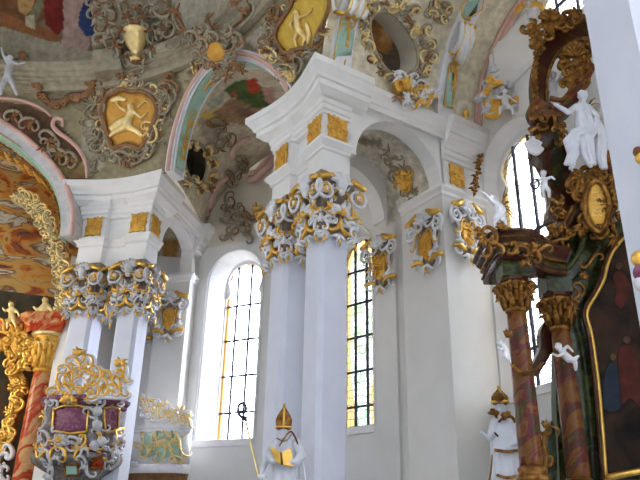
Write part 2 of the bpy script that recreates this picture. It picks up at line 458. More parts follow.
def paint(o, base, polys, jit=1.5, off=None):
    # pigment per vertex: painted areas given as outlines seen from the nave
    me = o.data; at = me.color_attributes.new('pigment', 'FLOAT_COLOR', 'POINT'); mw = wloc(o)
    pp = []
    for pl, c in polys:
        xs = [q[0] for q in pl]; ys = [q[1] for q in pl]; pp.append((min(xs)-3, max(xs)+3, min(ys)-3, max(ys)+3, pl, c))
    for i, v in enumerate(me.vertices):
        w = v.co+mw; x, y = proj(w); c = base
        nz = noise.noise_vector(w*2.5); x += nz.x*jit; y += nz.y*jit
        for x0, x1, y0, y1, pl, cc in pp:
            if x0 < x < x1 and y0 < y < y1 and in_poly(x, y, pl): c = cc
        k = 1+.22*noise.noise(w*3)
        at.data[i].color = (c[0]*k, c[1]*k, c[2]*k, 1)
# ================================================================== the shell
NC = V((-8.4, 8.6))
def pol(th, r, z=0): return V((NC.x+r*math.sin(rad(th)), NC.y+r*math.cos(rad(th)), z))
class Fr:      # plan frame: u along the nave side of a pair of pillars, v out towards the outer wall
    def __init__(s, ox, oy, az):
        s.o = V((ox, oy, 0)); s.a = V((math.sin(rad(az)), math.cos(rad(az)), 0)); s.b = V((s.a.y, -s.a.x, 0)); s.az = az
    def W(s, u, v, z=0): return s.o+s.a*u+s.b*v+V((0, 0, z))
    def onv(s, px, py, v): return on_plane(px, py, s.W(0, v), s.b)
    def onu(s, px, py, u): return on_plane(px, py, s.W(u, 0), s.a)
FC = Fr(-.12, 12.0, -33.1); FL = Fr(-4.52, 17.27, -76.0)
H0 = 11.3
# floor
f = MB(); f.add([(-32, -16, 0), (20, -16, 0), (20, 32, 0), (-32, 32, 0)], [(0, 1, 2, 3)], False); struct(f.build('floor', 'floor_stone', recalc=False))
# outer wall panels with their windows -----------------------------------------------------------
RW = 13.6
def arch_outline(hw, z0, zs, n=14, cx=0.0, rise=None):
    rise = rise or hw
    return [(cx-hw, z0), (cx+hw, z0), (cx+hw, zs)]+[(cx+hw*math.cos(PI*i/n), zs+rise*math.sin(PI*i/n)) for i in range(1, n)]+[(cx-hw, zs)]
def shoulder_outline(hw, z0, zs, cx=0.0):
    # round-headed light with curved shoulders below the head
    pts = [(cx-hw, z0), (cx+hw, z0), (cx+hw, zs-.45)]
    right = [(hw*.84, zs-.40), (hw*.76, zs-.28), (hw*.80, zs-.12), (hw*.90, zs+.02), (hw*.93, zs+.2), (hw*.84, zs+.40), (hw*.62, zs+.56), (hw*.32, zs+.66), (0, zs+.69)]
    pts += [(cx+x, z) for x, z in right]+[(cx-x, z) for x, z in right[-2::-1]]+[(cx-hw, zs-.45)]
    return pts
def wall_panel(name, t0, t1, z0, z1, wins, RW=13.6, mat='plaster_wall', d0=0):
    a, b = pol(t0, RW), pol(t1, RW); ex = (b-a).normalized(); n = V((ex.y, -ex.x, 0)); w = (b-a).length
    if n.dot(V((NC.x, NC.y, 0))-a) > 0: n = -n
    mp = lambda x, y, d: a+ex*x+V((0, 0, y))+n*d
    holes = []; loc = []
    for tc, hw, zb, zs, rise in wins:
        c = pol(tc, RW); x = (c-a).dot(ex); holes.append(arch_outline(hw, zb, zs, cx=x, rise=rise)); loc.append((x, mp, hw, zb, zs, rise, n, ex))
    o = panel2d(name, [(0, z0), (w, z0), (w, z1), (0, z1)], holes, .12, mp, mat); struct(o)
    return loc
def window(i, spec, glass, muntx, munty, gw=.74, depth=.62):
    x, mp, hw, zb, zs, rise, n, ex = spec
    # splayed reveal
    outl = arch_outline(hw, zb, zs, 20, cx=x, rise=rise)
    inn = arch_outline(hw*gw, zb, zs+.06, 20, cx=x, rise=rise*.82)
    root = struct(thing('window_%d' % i, '', '', mp(x, zb, 0))); del root['label']; del root['category']
    mb = MB(); k = len(outl)
    mb.loft([[mp(p[0], p[1], 0.0) for p in outl], [mp(p[0], p[1], depth*.85) for p in inn], [mp(p[0], p[1], depth+.25) for p in inn]], cap=False, smooth=False)
    mb.build('reveal', 'plaster', root)
    # plaster infill with the shouldered light
    g = shoulder_outline(hw*gw*.93, zb, zs+.08, cx=x)
    o = panel2d('window_surround', inn, [g], .10, lambda a_, b_, d: mp(a_, b_, depth+d), 'plaster', root)
    # glass
    me = bpy.data.meshes.new('glass'); off = wloc(root)
    c = (x, sum(p[1] for p in g)/len(g)); vs = [mp(c[0], c[1], depth+.08)-off]; uvs = [(0, c[1])]
    G = hw*gw*.93
    n_ = len(g); rings = 6
    for r in range(1, rings+1):
        for p in g:
            kx = c[0]+(p[0]-c[0])*r/rings; kz = c[1]+(p[1]-c[1])*r/rings
            vs.append(mp(kx, kz, depth+.08)-off)
    fs = [(0, 1+j, 1+(j+1) % n_) for j in range(n_)]
    for r in range(rings-1):
        for j in range(n_): fs.append((1+r*n_+j, 1+(r+1)*n_+j, 1+(r+1)*n_+(j+1) % n_, 1+r*n_+(j+1) % n_))
    me.from_pydata(vs, [], fs); uvl = me.uv_layers.new(name='UVMap')
    for l in me.loops:
        p = me.vertices[l.vertex_index].co+off; d = p-mp(x, 0, depth+.08)
        xx = d.dot(ex); zz = d.z
        # 0 in the middle, 1 at sides and head
        e = max(abs(xx)/G, 1-min(1, ((zs+.77-zz)/.5)))
        uvl.data[l.index].uv = (xx if abs(xx)/G < .78 and zz < zs+.3 else math.copysign(max(abs(xx), e), xx), zz)
    me.materials.append(M[glass]); go = bpy.data.objects.new('glass', me); COL.objects.link(go); go.parent = root
    # bars
    top = lambda xx: zs+.08+.69*math.sqrt(max(0, 1-((xx-x)/(G*1.02))**2)) if abs(xx-x) > .01 else zs+.77
    for m_ in muntx:
        xx = x+m_*G; mb = MB(); mb.slab([mp(xx-.034, zb, depth+.02), mp(xx+.034, zb, depth+.02), mp(xx+.034, top(xx), depth+.02), mp(xx-.034, top(xx), depth+.02)], n*.05); mb.build('glazing_bar', 'iron', root)
    for z in munty:
        k = G*.97; mb = MB(); mb.slab([mp(x-k, z-.03, depth+.015), mp(x+k, z-.03, depth+.015), mp(x+k, z+.03, depth+.015), mp(x-k, z+.03, depth+.015)], n*.05); mb.build('glazing_bar', 'iron', root)
    # sill
    mb = MB(); mb.slab([mp(x-hw-.06, zb-.2, -.05), mp(x+hw+.06, zb-.2, -.05), mp(x+hw+.06, zb-.02, -.05), mp(x-hw-.06, zb-.02, -.05)], n*.4); mb.build('sill', 'plaster', root)
    # raised architrave along the head
    mb = MB(); pts = [mp(p[0]+(p[0]-x)*.07, p[1]+.02, -.01) for p in outl[1:]+outl[:1]]
    mb.tube(pts, .045, 6); mb.build('architrave', 'plaster', root)
    return root
ZT = 16.2
wall_panel('wall_lunette', 17.5, 36, 10.6, ZT, [], 13.6, 'plaster_vault'); wall_panel('wall_vault', 36, 52, 10.65, ZT, [], 13.6, 'plaster_vault')
wl1 = wall_panel('wall_left', 17.5, 36, 0, 10.65, [(25.1, 1.0, 4.35, 9.3, 1.02)])
wl2 = wall_panel('wall_middle', 36, 52, 0, 10.65, [(42.9, .95, 4.4, 9.2, 1.0)])
RR = 14.4
wl3 = wall_panel('wall_right', 57, 84, 0, ZT, [(66.4, 1.1, 4.65, 9.95, 1.05), (73.4, 1.9, 12.1, 13.7, 1.7)], RR)
for nm, t0, t1, r_ in (('wall_side', 3, 17.5, 13.6), ('wall_corner', 52, 59, 13.6), ('wall_altar', 83, 97, 14.4)): wall_panel(nm, t0, t1, 0, ZT, [], r_)
HB = [5.05, 6.02, 7.0, 8.0, 9.0]
window(1, wl1[0], 'glass_clear', (-.42, .32), [5.22, 6.35, 7.5, 8.65])
window(2, wl2[0], 'glass_tinted', (-.33, .33), HB)
window(3, wl3[0], 'glass_yellow', (-.33, .33), [5.6, 6.9, 8.2], .88, .34)
window(4, wl3[1], 'glass_yellow', (-.33, .33), [12.9, 13.8, 14.7], .58, .8)
# ------------------------------------------------------------------ pairs of pillars
def cornice_prof(z0=10.25, s=1.0):
    pr = [(0, 0), (.05, .02), (.05, .10), (.11, .13), (.11, .24), (.15, .27), (.17, .36), (.28, .46), (.31, .48), (.31, .62), (.36, .64), (.38, .72), (.47, .86), (.50, .89), (.50, 1.05), (.38, 1.05)]
    return [(-.25, z0)]+[(o*s, z0+z) for o, z in pr]+[(-.25, z0+1.05)]
CAPZ = 7.40
def build_capital(parent, F, u0, u1, v0, v1, faces, seed, tone='stucco_white'):
    # rocaille capital around a square shaft; face list of (centre, ex, n)
    rnd = random.Random(seed)
    core = MB(); cu, cv = (u0+u1)/2, (v0+v1)/2; hu, hv = (u1-u0)/2, (v1-v0)/2
    rings = []
    for z, k in ((CAPZ-.02, 1.0), (CAPZ+.05, 1.09), (CAPZ+.4, 1.03), (CAPZ+.9, 1.10), (CAPZ+1.2, 1.26), (CAPZ+1.36, 1.30)):
        rings.append([F.W(cu+a*hu*k, cv+b*hv*k, z) for a, b in ((-1, -1), (1, -1), (1, 1), (-1, 1))])
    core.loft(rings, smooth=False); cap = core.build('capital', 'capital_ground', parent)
    wall = MB(); gold = MB()
    for c, ex, n, w in faces:
        mp = frame_map(V(c)+V((0, 0, CAPZ)), ex, V((0, 0, 1)), n); g = gold
        def L(kind, x, y, s_, a, fl, r, l, mb): lay(mb, mp, place2(kind, x, y, s_, a, fl), r, l)
        sh = MB(); shellf(sh, mp, 0, 1.08, .27, PI/2, .045, 7, 2.6, .16); sh.ball(mp(0, 1.08, .2), (.13, .13, .17)); sh.ball(mp(0, .90, .2), .08)
        L(CS, -.14, 1.12, .3, 1.9, False, .03, .17, sh); L(CS, .14, 1.12, .3, PI-1.9, True, .03, .17, sh)
        sh.build('shell', tone, cap)
        for s_ in (-1, 1):
            X = s_*w
            vo = MB(); P = []; rr = []
            for i in range(34):
                t = i/33; a = PI/2+s_*(-.6)-s_*t*2*PI*1.9; r = .20*(1-t)+.03
                P.append(mp(X*1.16+r*math.cos(a), .86+r*math.sin(a), .20+.05*t)); rr.append(.05*(1-.5*t))
            vo.tube(P, [q*.85 for q in rr], 6); vo.ball(mp(X*1.16, .86, .24), .055)
            L(SS, X*.72, .55, .62, PI/2+s_*.35, s_ > 0, .05, .13, vo); vo.build('volute', tone, cap)
            gi = [mp(X*1.16+(.13-.1*i/20)*math.cos(PI/2-s_*i/20*9), .86+(.13-.1*i/20)*math.sin(PI/2-s_*i/20*9), .27) for i in range(21)]
            g.tube(gi, .022, 5)
            ab = MB(); ab.tube([mp(X*1.62, 1.08, .27), mp(X*1.1, 1.17, .25), mp(X*.62, 1.24, .20)], [.07, .085, .075], 4, flat=.8); ab.build('gilded_abacus', 'gold', cap)
            spray(wall, mp, X*.5, .30, .34, PI/2-s_*.6, .05, 4, 1.5, .10, rnd)
            L(CS, X*.85, .30, .36, rnd.uniform(0, 6), s_ > 0, .042, .12, wall); L(CS, X*.38, .62, .30, s_*.9, s_ > 0, .04, .15, wall)
            L(CS, X*1.05, .12, .26, s_*1.2+PI, s_ < 0, .035, .13, wall)
            spray(g, mp, X*.75, .44, .24, PI/2-s_*.9, .034, 3, 1.3, .17, rnd); L(SS, X*.95, .38, .34, .6*s_, s_ > 0, .026, .18, g); L(CS, X*.4, .82, .2, 2.2*s_, s_ > 0, .024, .21, g)
            spray(wall, mp, X*1.0, -.02, .26, -PI/2+s_*.3, .04, 3, 1.0, .08, rnd)
            L(CS, X*.9, -.12, .2, s_*2, s_ > 0, .03, .09, wall); leaf(g, mp, X*1.02, -.10, .25, -PI/2, .03, .4*s_, .12)
        as_ = MB(); as_.tube([mp(-w*1.12, .06, .10), mp(-w*.5, .02, .12), mp(-w*.12, .10, .14), mp(0, .36, .16), mp(w*.12, .10, .14), mp(w*.5, .02, .12), mp(w*1.12, .06, .10)], [.035, .05, .05, .03, .05, .05, .035], 6)
        as_.build('gilded_band', 'gold', cap)
        spray(wall, mp, 0, .42, .36, PI/2, .055, 5, 2.0, .14, rnd); spray(g, mp, 0, .36, .22, PI/2, .04, 3, 1.6, .2, rnd)
        spray(wall, mp, 0, .0, .28, -PI/2, .04, 3, 1.2, .07, rnd); leaf(g, mp, 0, -.08, .22, -PI/2, .03, .2, .1)
    wall.build('scrollwork', tone, cap); gold.build('gilded_scrollwork', 'gold', cap)
    return cap
def pier_pair(F, side, tone, lab):
    A = (.5, 1.15, .5, 1.2); B = (1.9, 2.6, .5, 1.2); pil = []
    for k, (u0, u1, v0, v1) in enumerate((A, B)):
        c = F.W((u0+u1)/2, (v0+v1)/2); root = thing('square_pier', lab['pillars'][k], 'pillar', c, lab['pg'])
        mb = MB(); ch = .09
        poly = []
        for (u, v, du, dv) in ((u0, v0, 1, 1), (u0, v1, 1, -1), (u1, v1, -1, -1), (u1, v0, -1, 1)):
            q = [F.W(u+du*ch, v), F.W(u, v+dv*ch)]
            if (u == u0) != (v == v0): q = q[::1]
            poly.append((u, v, q))
        P = [poly[0][2][0], poly[0][2][1], poly[1][2][1], poly[1][2][0], poly[2][2][0], poly[2][2][1], poly[3][2][1], poly[3][2][0]]
        mb.prism([(p.x, p.y) for p in P], 1.2, CAPZ+.02); mb.build('shaft', 'plaster_skytint', root)
        mb = MB(); cu, cv = (u0+u1)/2, (v0+v1)/2
        for z0, z1, g in ((0, .9, .16), (.9, 1.0, .2), (1.0, 1.2, .08)):
            q = [F.W(cu+a*(.35+g), cv+b*(.35+g)) for a, b in ((-1, -1), (1, -1), (1, 1), (-1, 1))]; mb.prism([(p.x, p.y) for p in q], z0, z1)
        mb.build('base', 'plaster', root)
        hu, hv = (u1-u0)/2, (v1-v0)/2
        faces = [(F.W(cu, v0), F.a, -F.b, hu), (F.W(u0, cv), F.b, -F.a, hv), (F.W(u1, cv), F.b, F.a, hv)]
        build_capital(root, F, u0, u1, v0, v1, faces, 11+k+side*5, tone); pil.append(root)
    # entablature carried by both pillars
    root = thing('entablature', lab['ent'], 'entablature', F.W(1.5, .8, 8.76))
    mb = MB(); sag = lambda u: .17*(1-((u-1.55)/1.2)**2)
    def path(pts): return [(F.W(u, v).x, F.W(u, v).y) for u, v in pts]
    nave = [(2.65-2.15*i/12, .5+max(0, sag(2.65-2.15*i/12))) for i in range(13)]
    # lower impost block, one over each pillar, recessed between
    def stepped(d): return [(2.65, 1.2), (2.65, .5), (1.9, .5+.03), (1.86, .5+d), (1.2, .5+d), (1.16, .53), (.5, .5), (.5, 1.2)]
    imp = [(-.3, 8.74), (0, 8.74), (0, 9.32), (.05, 9.34), (.05, 9.4), (.13, 9.5), (.15, 9.52), (.15, 9.58), (.0, 9.62), (0, 10.3), (-.3, 10.3)]
    sweep(mb, imp, path(stepped(.20)))
    mb.prism([(F.W(u, v).x, F.W(u, v).y) for u, v in ((.55, .75), (2.6, .75), (2.6, 1.2), (.55, 1.2))], 8.74, 11.28)
    mb.build('frieze', 'plaster', root)
    mb = MB(); sweep(mb, cornice_prof(10.22, .62)[:12]+[(-.25, 10.72)], path(stepped(.13))); mb.build('lower_moulding', 'plaster', root)
    mb = MB(); sweep(mb, cornice_prof()[:1]+[(0, 10.55)]+cornice_prof()[7:], path([(2.65, 1.2)]+nave+[(.5, 1.55)]))
    top = [F.W(u, v) for u, v in [(3.1, 1.4), (3.1, .1)]+[(2.95-2.85*i/10, .12+.15*(1-((i-5)/5)**2)) for i in range(11)]+[(.05, 1.5)]]
    mb.prism([(p.x, p.y) for p in top], 11.24, 11.29); mb.build('cornice', 'plaster', root)
    def gpanel(c, ex, n, w, h):
        mp = frame_map(c, ex, V((0, 0, 1)), n); mb = MB(); out = []
        for i in range(32):
            t = 2*PI*i/32; x, y = math.cos(t), math.sin(t); k = 1/max(abs(x), abs(y)); k = k*(1-.17*abs(math.sin(4*t))); out.append((x*k*w/2, y*k*h/2))
        patch(mb, mp, out, .05, .05); r2 = random.Random(5)
        fill_rocaille([mb], mp, [(-w*.36, -h*.36), (w*.36, -h*.36), (w*.36, h*.36), (-w*.36, h*.36)], 9, w*.34, .022, r2, .055)
        mb.build('gilded_panel', 'gold_ochre', root)
    for u in (.83, 2.26): gpanel(F.W(u, .5, 9.94), F.a, -F.b, .52, .62)
    gpanel(F.W(.5, .86, 9.94), F.b, -F.a, .54, .62)
    # transverse arch from the inner pillar to the wall pier, both its faces
    e0, e1 = 1.18, 3.9; cx, rr, zs = 2.64, 1.27, 9.48
    outl = [(e0, zs-.02)]+[(cx-rr*math.cos(PI*i/20), zs+rr*math.sin(PI*i/20)) for i in range(21)]+[(e1+.1, zs-.02), (e1+.1, 11.25), (e0, 11.25)]
    ar = panel2d('transverse_arch', outl, [], .42, lambda x, y, d: F.W(.5+d, x, y), 'plaster')
    tag(ar, lab['arch'], 'arch')
    mb = MB(); sweep(mb, [(-.06, 10.80), (0, 10.80)]+[(o*.55, z) for o, z in cornice_prof()[9:]], path([(.5, 1.52), (.5, 4.1)])); m2 = mb.build('arch_moulding', 'plaster', ar)
    ar2 = panel2d('transverse_arch', outl, [], .5, lambda x, y, d: F.W(2.7+d, x, y), 'plaster'); tag(ar2, lab['arch2'], 'arch')
    return root, pil
LABC = dict(pillars=['tall white square pillar in the middle with white and gold capital, nearest of its pair', 'white square pillar just left of and behind the nearest middle pillar, gold and white capital'],
            pg='white pillars with rocaille capitals', ent='broad white moulded entablature with gilded panels over the two middle pillars',
            arch='white round arch from middle pillars to the wall pier with gilded panel', arch2='plain white arch deeper in the side aisle, seen behind the front round arch')
LABL = dict(pillars=['white square pillar right of the pulpit at left, capital in shaded white and gold', 'white square pillar behind the purple pulpit, leftmost, with scrolled capital'],
            pg='white pillars with rocaille capitals', ent='long shaded white entablature at left above the pulpit pillars, ochre gilded panels',
            arch='narrow white arch right of the left entablature beside the round-headed window', arch2='inner aisle arch half hidden behind the left entablature')
entC, pilC = pier_pair(FC, 0, 'stucco_white', LABC)
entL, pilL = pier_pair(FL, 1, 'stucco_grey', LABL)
# wall piers
def wall_pier(F, v0, v1, ue, lab, gl):
    root = thing('corner_pier', lab, 'pier', F.W(1.2, v0+.3))
    mb = MB(); q = [F.W(u, v) for u, v in ((.5, v0), (ue, v0), (ue, v1), (.5, v1))]; mb.prism([(p.x, p.y) for p in q], 0, 9.5); q = [F.W(u, v) for u, v in ((.5, v0+.02), (.92, v0+.02), (.92, v1), (.5, v1))]; mb.prism([(p.x, p.y) for p in q], 9.48, 11.2)
    mb.build('shaft', 'plaster_wall', root)
    P = [(F.W(u, v).x, F.W(u, v).y) for u, v in ((ue, v0), (.5, v0), (.5, v1))]
    mb = MB(); sweep(mb, [(-.1, 9.25), (0, 9.25), (.04, 9.28), (.05, 9.36), (.11, 9.44), (.11, 9.52), (0, 9.56), (-.1, 9.56)], P); mb.build('impost', 'plaster', root)
    mb = MB(); P2 = [(F.W(u, v).x, F.W(u, v).y) for u, v in ((.5, v0+.06), (.5, v1))]
    sweep(mb, cornice_prof(), P2); c = mb.build('cornice', 'plaster', root)
    return root
wpC = wall_pier(FC, 3.9, 5.35, 2.0, 'white wall pier right of the arch, between arched window and altar', '')
wpL = wall_pier(FL, 3.55, 4.6, 1.55, 'white wall pier left of the bright round-headed window', '')
def gold_plate(name, label, mp, w, h, x, y, parent=None):
    mb = MB(); out = []
    for i in range(36):
        t = 2*PI*i/36; a, b = math.cos(t), math.sin(t); k = 1/max(abs(a), abs(b)); k *= (1-.17*abs(math.sin(4*t))); out.append((x+a*k*w/2, y+b*k*h/2))
    patch(mb, mp, out, .05, .05); r2 = random.Random(9)
    fill_rocaille([mb], mp, [(x-w*.36, y-h*.36), (x+w*.36, y-h*.36), (x+w*.36, y+h*.36), (x-w*.36, y+h*.36)], 10, w*.34, .025, r2, .055)
    return mb.build(name, 'gold_ochre', parent)
gold_plate('gilded_panel', '', frame_map(FC.W(.5, 0), FC.b, V((0, 0, 1)), -FC.a), .52, .62, 4.42, 9.93, wpC)
# flat capitals on piers and pilasters, by local frame
def flat_capital(name, label, mp, w, h, seed, group, parent=None):
    rnd = random.Random(seed); root = thing(name, label, 'capital', mp(0, 0, 0), group)
    wh = MB(); gd = MB(); x = w/2
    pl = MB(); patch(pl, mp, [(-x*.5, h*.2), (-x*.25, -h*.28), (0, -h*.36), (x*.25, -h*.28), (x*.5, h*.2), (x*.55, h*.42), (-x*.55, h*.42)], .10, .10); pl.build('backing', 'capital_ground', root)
    ct = MB(); patch(ct, mp, [(-x*.34, h*.14), (-x*.3, -h*.16), (0, -h*.24), (x*.3, -h*.16), (x*.34, h*.14), (0, h*.2)], .16, .08)
    fill_rocaille([ct], mp, [(-x*.3, -h*.16), (x*.3, -h*.16), (x*.3, h*.14), (-x*.3, h*.14)], 9, w*.17, .03, rnd, .17); ct.build('gilded_field', 'gold_ochre', root)
    for s_ in (-1, 1):
        b = MB(); b.tube([mp(s_*x*1.02, h*.40, .2), mp(s_*x*.65, h*.42, .22), mp(s_*x*.3, h*.5, .2)], [.07, .085, .07], 6); b.build('gilded_abacus', 'gold', root)
        b = MB(); b.tube([mp(s_*x*.9, -h*.24, .12), mp(s_*x*.5, -h*.22, .15), mp(s_*x*.22, -h*.28, .15)], [.06, .07, .05], 6); b.build('gilded_bracket', 'gold', root)
        vo = MB(); P = [mp(s_*x*.76+(.2*(1-i/30)+.02)*math.cos(PI/2-s_*i/30*11), h*.25+(.2*(1-i/30)+.02)*math.sin(PI/2-s_*i/30*11), .18) for i in range(31)]; vo.tube(P, [.05*(1-.5*i/30) for i in range(31)], 6)
        lay(vo, mp, place2(SS, s_*x*.58, -h*.02, h*.36, PI/2+.25*s_, s_ > 0), .05, .15); vo.build('volute', 'stucco_white', root)
        lay(wh, mp, place2(CS, s_*x*.42, h*.32, w*.3, s_*.5, s_ > 0), .045, .18); spray(wh, mp, s_*x*.45, -h*.12, w*.22, -PI/2+s_*.6, .04, 4, 1.6, .13, rnd)
        lay(wh, mp, place2(CS, s_*x*.62, -h*.3, w*.22, rnd.uniform(0, 6), s_ > 0), .035, .12); lay(gd, mp, place2(SS, s_*x*.5, h*.08, h*.25, PI/2, s_ < 0), .025, .2)
    shellf(wh, mp, 0, h*.33, w*.26, PI/2, .05, 7, 2.5, .16); wh.ball(mp(0, h*.35, .2), .09); spray(wh, mp, 0, -h*.30, h*.2, -PI/2, .05, 3, 1.0, .10, rnd); leaf(gd, mp, 0, -h*.34, h*.17, -PI/2, .04, .5, .14)
    wh.build('scrollwork', 'stucco_white', root); gd.build('gilded_scrollwork', 'gold', root); return root
GCAP = 'flat capitals on the wall pilasters'
flat_capital('pilaster_capital', 'white and gold flat capital left of the bright window, above the balcony', frame_map(FL.W(1.02, 3.53, 8.0), -FL.a, V((0, 0, 1)), -FL.b), 1.2, 1.65, 3, GCAP)
def pxframe(F, face, k, px, py):    # frame on a pier face at a seen point
    if face == 'v': return frame_map(F.onv(px, py, k), -F.a, V((0, 0, 1)), -F.b)
    return frame_map(F.onu(px, py, k), F.b, V((0, 0, 1)), -F.a)
flat_capital('pilaster_capital', 'white and gold capital on left face of the wall pier under the arch', pxframe(FC, 'v', 3.88, 430, 246), 1.15, 1.6, 4, GCAP)
flat_capital('pilaster_capital', 'white and gold capital on the right face of wall pier, beside the altar', pxframe(FC, 'u', .48, 463, 236), .95, 1.6, 6, GCAP)
pc = pol(48.9, RW-.16); ex = (pol(50, RW)-pol(47.8, RW)).normalized(); nn = (V((NC.x, NC.y, 0))-pol(48.9, RW)).normalized()
flat_capital('pilaster_capital', 'white and gold capital half covering the stained window behind the arch', frame_map(V((pc.x, pc.y, 8.5)), ex, V((0, 0, 1)), nn), 1.25, 1.7, 8, GCAP)
pz = pol(11.3, 13.42); flat_capital('pilaster_capital', 'shaded pilaster capital glimpsed in the gap between the two left pillars', frame_map(V((pz.x, pz.y, 8.0)), (pol(12, 13)-pol(10, 13)).normalized(), V((0, 0, 1)), (V((NC.x, NC.y, 0))-pol(11.3, 13.42)).normalized()), 1.1, 1.9, 12, GCAP)
mb = MB(); q = [pol(47.0, RW-.13), pol(50.6, RW-.13), pol(50.6, RW+.1), pol(47.0, RW+.1)]; mb.prism([(p.x, p.y) for p in q], 0, 11)
struct(mb.build('trim_2', 'plaster_wall'))
# ------------------------------------------------------------------ vaults
def ell(t, h): return math.sqrt(max(0, 1-t*t))*h
TH0, TH1, ZC0, ZC1 = -46, 80, 11.2, 14.0
def cove_pt(th, z):
    t = (z-ZC0)/(ZC1-ZC0); return pol(th, 9.55-1.25*max(t, 0)**1.7, z)
LB = (40.0, 14.5, 2.35); CH = (-20.0, 27.3, 3.75, 9.5)
def cut(th, z):
    if ((th-LB[0])/LB[1])**2+((z-11.2)/LB[2])**2 < 1: return True
    if ((th-CH[0])/CH[1])**2+((z-CH[3])/CH[2])**2 < 1: return True
    if th > 64.5-.0*z and z < 11.2+3.4*math.sqrt(max(0, 1-((th-84)/19.5)**2)): return True
    return False
mb = MB(); mb.grid(lambda s, t: cove_pt(TH0+(TH1-TH0)*s, ZC0+(ZC1-ZC0)*t), 252, 84, lambda s, t: not cut(TH0+(TH1-TH0)*s, ZC0+(ZC1-ZC0)*t))
cove_bvh = mb.bvh(); cove = struct(mb.build('ceiling_cove', 'fresco', recalc=False))
full = MB(); full.grid(lambda s, t: cove_pt(TH0+(TH1-TH0)*s, ZC0+(ZC1-ZC0)*t), 90, 20); 
# inner cornice and the frescoed ceiling
mb = MB(); pr = [(-.15, -.22), (0, -.22), (.03, -.12), (.03, -.02), (.09, 0), (.09, .1), (.12, .12), (.12, .2), (.2, .26), (.21, .34), (.30, .40), (.32, .50), (.32, .58), (-.2, .60)]
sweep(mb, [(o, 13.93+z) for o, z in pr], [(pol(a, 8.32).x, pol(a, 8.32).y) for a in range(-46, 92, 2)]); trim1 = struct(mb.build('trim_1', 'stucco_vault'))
def dome_pt(s, t):
    th = TH0+(92-TH0)*s
    if t < .12: return pol(th, 8.45-.15*t/.12, 14.45+.75*t/.12)
    k = (t-.12)/.88; return pol(th, 8.3*math.cos(k*PI/2*.97), 15.2+2.6*math.sin(k*PI/2))
mb = MB(); mb.grid(dome_pt, 420, 170); DOME = on_bvh(mb.bvh()); full.v += []; full.grid(dome_pt, 70, 30); COVE = on_bvh(full.bvh()); dome = struct(mb.build('ceiling', 'fresco', recalc=False))
# bay vaults: barrels between the pairs of pillars
def barrel(name, P1, P2, z0, h, n=40, m=36, mat='fresco', back=()):
    mb = MB()
    def fn(s, t):
        a, b = P1(t), P2(t); c = (a+b)/2; d = (b-a)/2; w = PI*(1-s)
        return c+d*math.cos(w)+V((0, 0, z0+h*math.sin(w)))
    mb.grid(fn, n, m); o = struct(mb.build(name, mat, recalc=False))
    for s_, r_ in back: mb.add([pol(s_, r_, 9), pol(s_+26, r_, 9), pol(s_+26, r_, 16), pol(s_, r_, 16)], [(0, 1, 2, 3)])
    return o, on_bvh(mb.bvh()), fn
th_edge = lambda th: (lambda t: pol(th, 9.6+4.3*t))
vaultL, VL, _ = barrel('ceiling_bay', lambda t: pol(25.5-6.5*t, 9.55+4.2*t), lambda t: pol(54.0, 9.55+4.2*t), 11.2, 2.45, 90, 60, back=((12, 13.5),))
vaultR, VR, vrf = barrel('ceiling_barrel', lambda t: FC.W(.4, .35+5.25*t), lambda t: FC.W(-6.2, .35+5.25*t), 11.25, 3.5, 120, 80, back=((58, 14.35),))
vaultM, VM, _ = barrel('ceiling_aisle', lambda t: FC.W(.5+2.6*t, 1.15), lambda t: FC.W(.5+2.6*t, 4.3), 9.5, 1.7, 40, 24)
vaultN, VN, _ = barrel('ceiling_side', lambda t: FL.W(.5+2.6*t, 1.15), lambda t: FL.W(.5+2.6*t, 4.4), 9.5, 1.85, 30, 20)
vaultC, VCH, _ = barrel('ceiling_choir', lambda t: pol(6.4+2.0*t, 9.75+3*t), lambda t: pol(-43-2*t, 9.75+3*t), 9.2, 3.75, 90, 60, 'fresco_choir')
# choir end wall and side wall
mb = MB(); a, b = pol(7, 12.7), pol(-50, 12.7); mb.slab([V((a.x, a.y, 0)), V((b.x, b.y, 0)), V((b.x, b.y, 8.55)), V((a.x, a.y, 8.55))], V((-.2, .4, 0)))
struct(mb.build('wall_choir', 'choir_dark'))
mb = MB(); mb.slab([V((a.x, a.y, 8.55)), V((b.x, b.y, 8.55)), V((b.x, b.y, 14)), V((a.x, a.y, 14))], V((-.2, .4, 0))); struct(mb.build('wall_fresco', 'fresco_choir'))
mb = MB(); a, b = FL.W(3.4, 1.3), FL.W(3.9, 6.5); d = FL.W(2.9, 1.3); e = FL.W(3.5, 6.5); mb.prism([(p.x, p.y) for p in (a, b, e, d)], 0, 9.6); struct(mb.build('wall_chancel', 'plaster_wall'))

# the rest of the shell: roof over the vaults and the far side of the nave
mb = MB(); mb.slab([V((-32, 4.5, 18.6)), V((5.6, 4.5, 18.6)), V((5.6, 14, 18.6)), V((3.4, 18, 18.6)), V((1.5, 27, 18.6)), V((-32, 27, 18.6))], V((0, 0, .3))); struct(mb.build('ceiling_roof', 'plaster_wall'))
for i, (t0, t1) in enumerate(((-60, -85), (-85, -110), (-110, -135), (-135, -160), (-160, -182), (-182, -204), (-204, -213))): wall_panel('wall_nave', t0, t1, 0, 18, [], 14.5)
wl5 = wall_panel('wall_aisle', 97, 112, 0, 18, [(104.5, 1.15, 3.6, 9.4, 1.15)], 13.6); wl6 = wall_panel('wall_aisle', 112, 126, 0, 18, [(119, 1.15, 3.6, 9.4, 1.15)], 13.6)
window(5, wl5[0], 'glass_clear', (-.33, .33), HB, .9, .3); window(6, wl6[0], 'glass_clear', (-.33, .33), HB, .9, .3)
